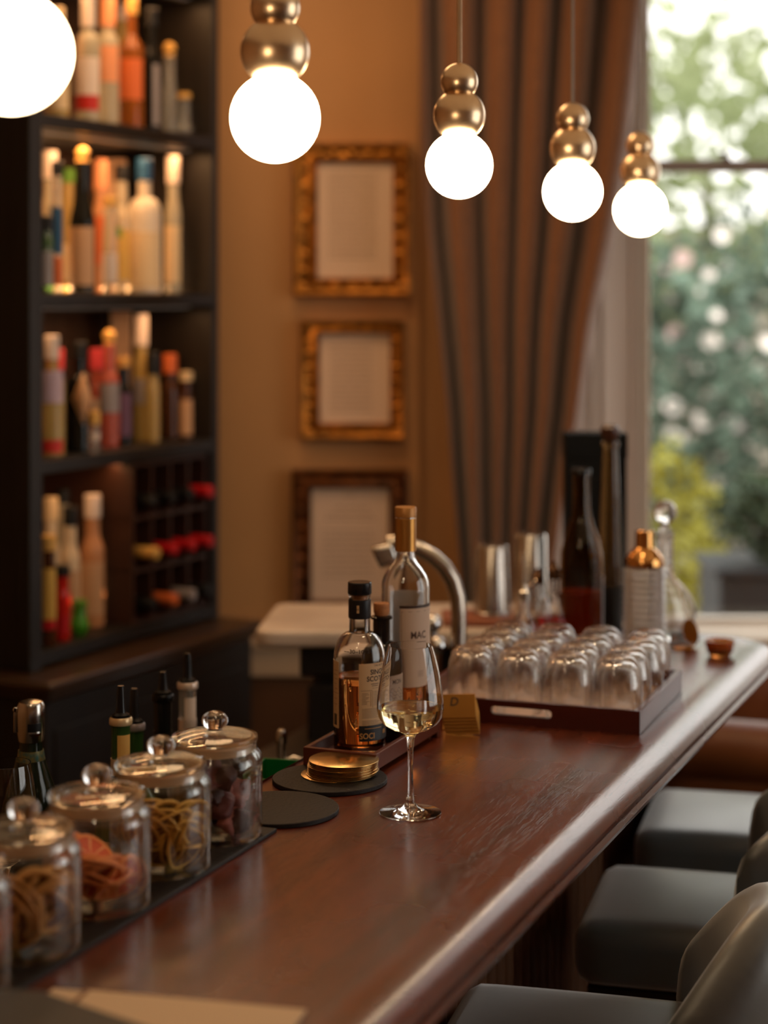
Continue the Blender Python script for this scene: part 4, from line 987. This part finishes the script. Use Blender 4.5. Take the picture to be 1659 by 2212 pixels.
for i, (px, py) in enumerate(((935, 1345), (945, 1392))):
    p = fz(px, py); w_ = (.0-p[0])
    t2 = thing('tap_valve', ['upper chrome valve knob left of the swan neck tap', 'lower chrome valve knob left of the swan neck tap'][i], 'valve', at(px, Yf+.07*(1-i), WB+.0005), group='chrome valve knobs')
    hz = CAMZ+(HOR-py)/FPX*(Yf+.07*(1-i))-WB
    MB().lathe([(0, 0), (.016, 0), (.014, .006), (.008, .012), (.008, hz-.018), (0, hz-.018)], 20).build('stem', CHROME, t2)
    MB().lathe([(0, 0)]+[(.017*sin(a), .017-.017*cos(a)) for a in [PI*k/12 for k in range(1, 12)]]+[(0, .034)], 24, T(0, 0, hz-.019)).build('knob', CHROME, t2)

# folded towel on the marble? keeps the end of the slab pale
# ================================================================== FAR END OF THE BAR
t = thing('gift_box', 'tall matt black box standing at the far end behind the bottles', 'box', at(1284, 3.87, BT+.0005), -.02)
MB().box(-.063, .063, -.04, .04, 0, .33).build('box', mat('matt_black', (.005, .005, .005), .6, spec=.15), t, bevel=.002)
MB().box(-.0645, .0645, -.0415, .0415, .33, CAMZ+(HOR-936)/FPX*3.85-BT).build('lid', mat('matt_black'), t, bevel=.002)
# large dark rum bottle
def vessel(name, label, cat, px, Y, prof, m, th=.003, seg=40, z=BT+.0005, rz=0):
    t = thing(name, label, cat, at(px, Y, z), rz); MB().lathe(shell(prof, th, .008), seg).build('glass_body', m, t, angle=45); return t
Yb = 3.56; hb_ = CAMZ+(HOR-1012)/FPX*Yb-BT
t = thing('spirit_bottle', 'large dark glass bottle of red-amber spirit in front of the black box', 'bottle', at(1256, Yb, BT+.0005))
p_ = [(0, .006), (.03, .004), (.038, 0), (.0415, .004), (.0415, .150), (.040, .175), (.034, .200), (.025, .225), (.0190, .245), (.0170, .262), (.0165, hb_-.035)]
MB().lathe(shell(p_+[(.0165, hb_-.012)], .003, .01), 44).build('glass_body', thin_glass('smoky_glass', (.62, .46, .30), 3), t)
MB().lathe([(0, .011), (.0380, .011), (.0383, .10), (0, .10)], 40).build('spirit', mat('red_spirit', (.95, .20, .03), .2, 0, .2, 1.34), t)
MB().lathe([(0, hb_-.040), (.0128, hb_-.040), (.0130, hb_-.012), (.0185, hb_-.0118), (.0188, hb_-.002), (.0175, hb_), (0, hb_-.003)], 32).build('stopper', BLACKP, t)
q = MB(); wrap_patch(q, .0418, 1.1, 2.4, .01, .13, 14); q.build('side_label', lm('grey'), t)
Yt = 3.66; ht = CAMZ+(HOR-918)/FPX*Yt-BT
t = thing('spirit_bottle', 'very tall slender dark bottle with a bulb stopper beside the black box', 'bottle', at(1318, Yt, BT+.0005))
MB().lathe([(0, .003), (.020, 0), (.0235, .003), (.0240, .06), (.0228, .15), (.0200, .24), (.0165, .32), (.0145, ht-.045), (.0175, ht-.042), (.0175, ht-.034), (0, ht-.034)], 36).build('glass_body', mat('brown_glass', (.16, .085, .03), .05, 0, .7), t)
MB().lathe([(0, ht-.0335), (.012, ht-.0335), (.015, ht-.028), (.0195, ht-.016), (.0185, ht-.006), (.012, ht), (0, ht+.001)], 32).build('bulb_stopper', mat('brown_stopper', S((66, 38, 28)), .2), t)
MB().lathe([(.0248, .008), (.0252, .008), (.0246, .095), (.0242, .095)], 30, closed=True).build('dark_label', lm('black'), t)
# shakers
def tin(label, px, Y, ytop, rb, rt, z):
    h = CAMZ+(HOR-ytop)/FPX*Y-z
    t = thing('cocktail_shaker', label, 'cocktail shaker', at(px, Y, z), group='steel shaker tins')
    MB().lathe([(0, .0), (rb-.002, 0), (rb, .002), (rt, h-.004), (rt-.002, h-.001), (rt-.008, h), (0, h-.002)], 44).build('tin', mat('shaker_steel', (.62, .56, .50), .24, 1), t)
    MB().lathe([(rb, .001), (rb+.0014, .002), (rb+.0014, .006), (rb, .007)], 44, closed=True).build('rolled_rim', CHROME, t)
bd = MB(); bd.box(-.075, .075, -.065, .065, 0, .014)
tag(bd.build('wooden_board', mat('red_board', S((150, 88, 62)), .5, vary=.2), bevel=.003), 'reddish wooden board under the left steel shaker tin', 'board', loc=(.195, 3.80, BT+.0004))
tin('left steel shaker tin, on the reddish board beside the curtain', 1062, 3.80, 1176, .0385, .0335, BT+.0148)
tin('taller steel shaker tin, right of the one on the board', 1145, 3.90, 1152, .0365, .0345, BT+.0004)
# bitters bottles
def dasher(label, px, Y, ytop, r, liq, name='bitters_bottle'):
    h = CAMZ+(HOR-ytop)/FPX*Y-BT
    t = thing(name, label, 'bottle', at(px, Y, BT+.0005), group='small bitters bottles')
    MB().lathe(shell([(0, .002), (r*.8, .001), (r, .003), (r, h*.38), (r*.8, h*.50), (.0095, h*.62), (.009, h*.80)], .002, .006), 30).build('glass_body', CLEAR, t)
    MB().lathe([(0, .007), (r-.0018, .007), (r-.0018, h*.33), (0, h*.33)], 28).build('bitters', liq, t)
    MB().lathe([(0, h*.78), (.012, h*.78), (.012, h*.9), (.008, h*.92), (.004, h), (0, h)], 20).build('dasher_cap', STEEL if 'steel' in label else mat('copper_dark', (.12, .06, .03), .25, .8), t)
    if 'steel' in label: MB().tube([(0, 0, h*.93), (.012, 0, h*.98), (.022, 0, h*1.05)], .003, 8).build('dasher_spout', CHROME, t)
dasher('small bitters bottle with a steel spout, dark liquid inside, left of the large dark bottle', 1133, 3.42, 1262, .026, mat('bitters_dark', (.02, .008, .004), .1))
dasher('small bitters bottle of red liquid close to the large dark bottle', 1196, 3.55, 1212, .030, mat('bitters_red', (.7, .02, .03), .05, 0, .6))
dasher('small bitters bottle with a copper cap behind the others', 1163, 3.60, 1228, .024, mat('bitters_amber', (.5, .15, .04), .05, 0, .5))
# crystal bottle with gold collar
Yc = 3.47; hc = CAMZ+(HOR-1222)/FPX*Yc-BT; hc2 = CAMZ+(HOR-1146)/FPX*Yc-BT
t = thing('crystal_bottle', 'cut crystal cylinder bottle with a gold cone top', 'decanter', at(1392, Yc, BT+.0005))
q = MB(); pr = [(0, .002), (.034, 0)]; nn = 13
vs = []; fs = []; SG = 36; rows = []
for k in range(2*nn+1):
    z = .004+(hc-.008)*k/(2*nn); rows.append(z)
    for i in range(SG):
        bulge = (.0400 if k % 2 else .0358)+(.0012 if (i % 2) else -.0004)*(1 if k % 2 else 0)
        vs.append((bulge*cos(2*PI*i/SG), bulge*sin(2*PI*i/SG), z))
for k in range(2*nn):
    for i in range(SG): j = (i+1) % SG; fs.append((k*SG+i, k*SG+j, (k+1)*SG+j, (k+1)*SG+i))
base = len(vs); vs += [(0, 0, .003), (.0, 0, hc)]
fs += [(base, (i+1) % SG, i) for i in range(SG)]+[(base+1, 2*nn*SG+i, 2*nn*SG+(i+1) % SG) for i in range(SG)]
q.add(vs, fs)
iv = [(.033*cos(2*PI*i/SG), .033*sin(2*PI*i/SG), z) for z in (.010, hc-.010) for i in range(SG)]
q.add(iv+[(0, 0, .010), (0, 0, hc-.010)], [(i, (i+1) % SG, SG+(i+1) % SG, SG+i) for i in range(SG)]+[(2*SG, i, (i+1) % SG) for i in range(SG)]+[(2*SG+1, SG+(i+1) % SG, SG+i) for i in range(SG)])
o = q.build('cut_glass_body', mat('cut_crystal', (.93, .88, .86), .16, 0, .72, 1.5), t, angle=12, fix=False)
bm = bmesh.new(); bm.from_mesh(o.data); bmesh.ops.recalc_face_normals(bm, faces=bm.faces); bm.to_mesh(o.data); bm.free()
MB().lathe([(.0, hc+.0005), (.036, hc+.0005), (.0365, hc+.006), (.033, hc+.017), (.024, hc+.028), (.0175, hc+.034), (.0168, hc2-.001), (.0155, hc2), (0, hc2)], 44).build('gold_top', mat('rose_gold', (.72, .36, .12), .14, 1), t)
# round decanter
Yd = 3.60; zd = lambda p: CAMZ+(HOR-p)/FPX*Yd-BT
t = thing('crystal_decanter', 'round bellied crystal decanter with a ball stopper, behind the crystal bottle', 'decanter', at(1436, Yd, BT+.0005))
p_ = [(0, .006), (.03, .004), (.040, 0), (.046, .004), (.056, .022), (.0610, .045), (.0600, .065), (.052, .085), (.038, .103), (.024, .116), (.0165, .125)]
z = .13
for k in range(6): p_ += [(.0150, z), (.0185, z+.006), (.0150, z+.012)]; z += .0125
p_ += [(.0175, z+.002), (.0185, z+.006)]; zn = z+.006
MB().lathe(shell(p_, .0075, .012), 14).build('glass_body', mat('crystal', (1, .98, .96), .03, 0, .9, 1.52), t, angle=8)
zc = zd(1107); rb_ = .0235
sp = MB(); sp.lathe([(0, zn-.02), (.009, zn-.02), (.010, zn-.003), (.010, zn+.004), (.007, zc-rb_*.9)]+[(rb_*cos(a), zc+rb_*sin(a)) for a in [R(-65)+R(155)*k/7 for k in range(8)]][:-1]+[(0, zc+rb_)], 10)
sp.build('ball_stopper', mat('crystal'), t, angle=10)
# gold tag hanging on a chain from the decanter
t = thing('bottle_tag', 'oval brass tag on a chain hanging down the side of the round decanter', 'tag', at(1455, Yd-.078, BT+.0005))
def dz(px, py, Y=Yd-.078): return ((px-1455)/FPX*Y, 0, CAMZ+(HOR-py)/FPX*Y-BT)
pts = [dz(1447, 1226), dz(1458, 1252), dz(1468, 1280), dz(1476, 1310), dz(1484, 1336)]
q = MB(); n = 22
for k in range(n):
    f = k/(n-1)*(len(pts)-1); i = min(int(f), len(pts)-2); p = Vector(pts[i]).lerp(Vector(pts[i+1]), f-i)
    q.lathe([(0, -.0022), (.0022, -.0008), (.0022, .0008), (0, .0022)], 8, T(*p))
q.build('chain', BRASS, t)
cx_, _, cz_ = dz(1492, 1366)
q = MB(); q.lathe([(0, 0), (.8, 0), (1, .0006), (1, .0014), (.8, .002), (0, .002)], 36, T(cx_, 0, cz_) @ Matrix.Rotation(R(-14), 4, 'Y') @ Matrix.Rotation(PI/2, 4, 'X') @ Matrix.Diagonal((.0145, .026, 1, 1)))
q.build('oval_plate', mat('tag_brass', S((170, 112, 45)), .35, .8), t)
q = MB(); q.tube([dz(1495, 1388), dz(1493, 1393)], .003, 8); q.build('drop', BRASS, t)
o = MB().lathe([(0, 0), (.012, 0), (.014, .002), (.012, .0045), (0, .005)], 20, Matrix.Diagonal((1.5, 1, 1, 1))).build('brass_clip', mat('tag_brass'))
tag(o, 'small flat brass clip lying between the decanter and the amber dish', 'clip', loc=at(1478, 3.50, BT+.0005), rz=.3)

# ================================================================== BAR STOOLS
VEL = mat('stool_leather', (.034, .046, .052), .42, coat=1, spec=.9, vary=.55, vscale=9, color2=(.045, .040, .026), bump=.35, bscale=60, rvary=.12, sheen=1)
LEGM = mat('stool_leg_wood', S((40, 26, 18)), .4)
def pad(x0, x1, y0, y1, z0, z1, rad, puff=.012, n=16, M=None):
    """upholstered block: rounded edges and a slightly domed top"""
    vs = []; fs = []
    cx, cy, cz = (x0+x1)/2, (y0+y1)/2, (z0+z1)/2; hx, hy, hz = (x1-x0)/2, (y1-y0)/2, (z1-z0)/2
    bm = bmesh.new(); bmesh.ops.create_cube(bm, size=2); bmesh.ops.subdivide_edges(bm, edges=bm.edges, cuts=n, use_grid_fill=True)
    for v in bm.verts:
        p = Vector((v.co.x*hx, v.co.y*hy, v.co.z*hz)); q = Vector((max(-hx+rad, min(hx-rad, p.x)), max(-hy+rad, min(hy-rad, p.y)), max(-hz+rad, min(hz-rad, p.z))))
        d = p-q
        if d.length > 1e-9: p = q+d.normalized()*min(rad, d.length*1.0 if sum(abs(c) > 1e-9 for c in d) == 1 else rad)
        if p.z > 0: p.z += puff*(1-(p.x/hx)**2)*(1-(p.y/hy)**2)
        v.co = p+Vector((cx, cy, cz))
    vs = [tuple(v.co) for v in bm.verts]; bm.verts.index_update(); fs = [tuple(v.index for v in f.verts) for f in bm.faces]; bm.free()
    return MB().add(vs, fs, M)
def make_stool(label, px, Y, rz, bs=0, eh=.86):
    # px, Y: far corner of the seat on the bar side, seat top at .787
    x, y, _ = at(px, Y, 0)
    t = thing('bar_stool', label, 'bar stool', (x, y, 0), rz, 'bar stools along the counter')
    w, d = .42, .34                       # w away from the bar, d towards the camera
    pad(0, w, -d, 0, .685, .783, .032, .010).build('seat', VEL, t, angle=80)
    # low curved backrest on the side away from the bar
    n = 20; vs = []; fs = []; sec = []
    for j in range(n+1):
        q = j/n; yy = -d-.005+(d+.01)*q; bow = .105*(1-(2*q-1)**2)
        e = min(q, 1-q)*2; top = eh+(.995-eh)*(1-(1-min(1, e*1.2))**2) if e > 0 else eh
        th_ = .040; zz = [.70, .70+(top-.70)*.5, top-.035 if top-.035 > .705 else .705, top-.012 if top-.012 > .708 else .708, top]
        prof_ = [(-th_, .70), (-th_-.006, zz[1]), (-th_, zz[2]), (-th_*.7, zz[3]), (0, zz[4]), (th_*.7, zz[3]), (th_, zz[2]), (th_+.004, zz[1]), (th_, .70)]
        vs += [(w-.095+bs+bow+a+.012*(z-.7)/.3, yy, z) for a, z in prof_]
    m = 9
    fs = [(j*m+k, j*m+(k+1) % m, (j+1)*m+(k+1) % m, (j+1)*m+k) for j in range(n) for k in range(m)]+[tuple(range(m))[::-1], tuple(n*m+k for k in range(m))]
    MB().add(vs, fs).build('backrest', VEL, t, angle=80, sub=1)
    MB().box(.02, w-.02, -d+.02, -.02, .655, .684).build('seat_frame', LEGM, t, bevel=.003)
    for lx, ly in ((.045, -.045), (.045, -d+.045), (w-.045, -.045), (w-.045, -d+.045)):
        ox = -.02 if lx < .2 else .02; oy = .02 if ly > -.2 else -.02
        MB().tube([(lx, ly, .66), (lx+ox, ly+oy, .0)], [.018, .013], 10).build('leg', LEGM, t)
    z = .28; a = .034; b = w-.034
    q = MB(); q.tube([(a, -a, z), (b, -a, z)], .009, 8); q.tube([(a, -d+a, z), (b, -d+a, z)], .009, 8); q.tube([(a, -d+a, z), (a, -a, z)], .009, 8); q.tube([(b, -d+a, z), (b, -a, z)], .009, 8)
    q.build('footrest', BRASS, t)
make_stool('farthest dark leather bar stool, near the window end of the bar', 1412, 3.66, -R(15))
make_stool('middle dark leather bar stool between the other two', 1304, 3.17, -R(15), -.055, .92)
make_stool('nearest dark leather bar stool, its backrest filling the lower right corner', 1008, 2.63, -R(15))

# ================================================================== LEATHER ARMCHAIRS BY THE WINDOW
TAN = mat('tan_leather', S((120, 66, 30)), .42, vary=.3, vscale=5, bump=.25, bscale=70, rvary=.08)
def roll(mb, p0, p1, r, seg=20):
    p0, p1 = Vector(p0), Vector(p1); d = (p1-p0); L_ = d.length; d.normalize(); pts = []; rr = []
    for k in range(9): a = PI/2*k/8; pts.append(p0+d*(r*.6*(1-cos(a)))); rr.append(max(.002, r*(.35+.65*sin(a))))
    for k in range(9): a = PI/2*(1-k/8); pts.append(p1-d*(r*.6*(1-cos(a)))); rr.append(max(.002, r*(.35+.65*sin(a))))
    mb.tube([tuple(p) for p in pts], rr, seg)
def armchair(label, loc, rz, w=.95, H=.80):
    t = thing('leather_armchair', label, 'armchair', loc, rz, 'tan leather armchairs by the window')
    q = pad(0, w, 0, .15, .10, H-.06, .05, 0, 10); roll(q, (0, .06, H-.075), (w, .06, H-.075), .075); q.build('backrest', TAN, t, angle=80)
    pad(.14, w-.14, .17, .50, .26, .44, .05, .02, 10).build('seat_cushion', TAN, t, angle=80)
    for x0_ in (0, w-.13):
        q = pad(x0_, x0_+.13, .155, .52, .10, .56, .04, 0, 10); roll(q, (x0_+.065, .16, .56), (x0_+.065, .53, .56), .07); q.build('arm', TAN, t, angle=80)
    pad(.135, w-.135, .16, .50, .10, .255, .02, 0, 6).build('seat_base', TAN, t, angle=80)
    for x_ in (.06, w-.06):
        for y_ in (.06, .46): MB().lathe([(0, 0), (.016, 0), (.026, .10), (0, .10)], 12, T(x_, y_, 0)).build('foot', LEGM, t)
armchair('nearer tan leather armchair seen from behind, between the bar end and the window', (.57, 4.08, 0), -R(19), 1.1, .815)

t = thing('window_banquette', 'low tan leather banquette against the wall under the window', 'banquette', (.74, 4.78, 0))
pad(0, 1.7, 0, .145, .30, .775, .045, 0, 12).build('backrest', TAN, t, angle=80)
pad(0, 1.7, -.16, .0, .22, .42, .04, .01, 12).build('seat_cushion', TAN, t, angle=80)
MB().box(.03, 1.67, -.14, .13, 0, .22).build('base', LEGM, t, bevel=.004)
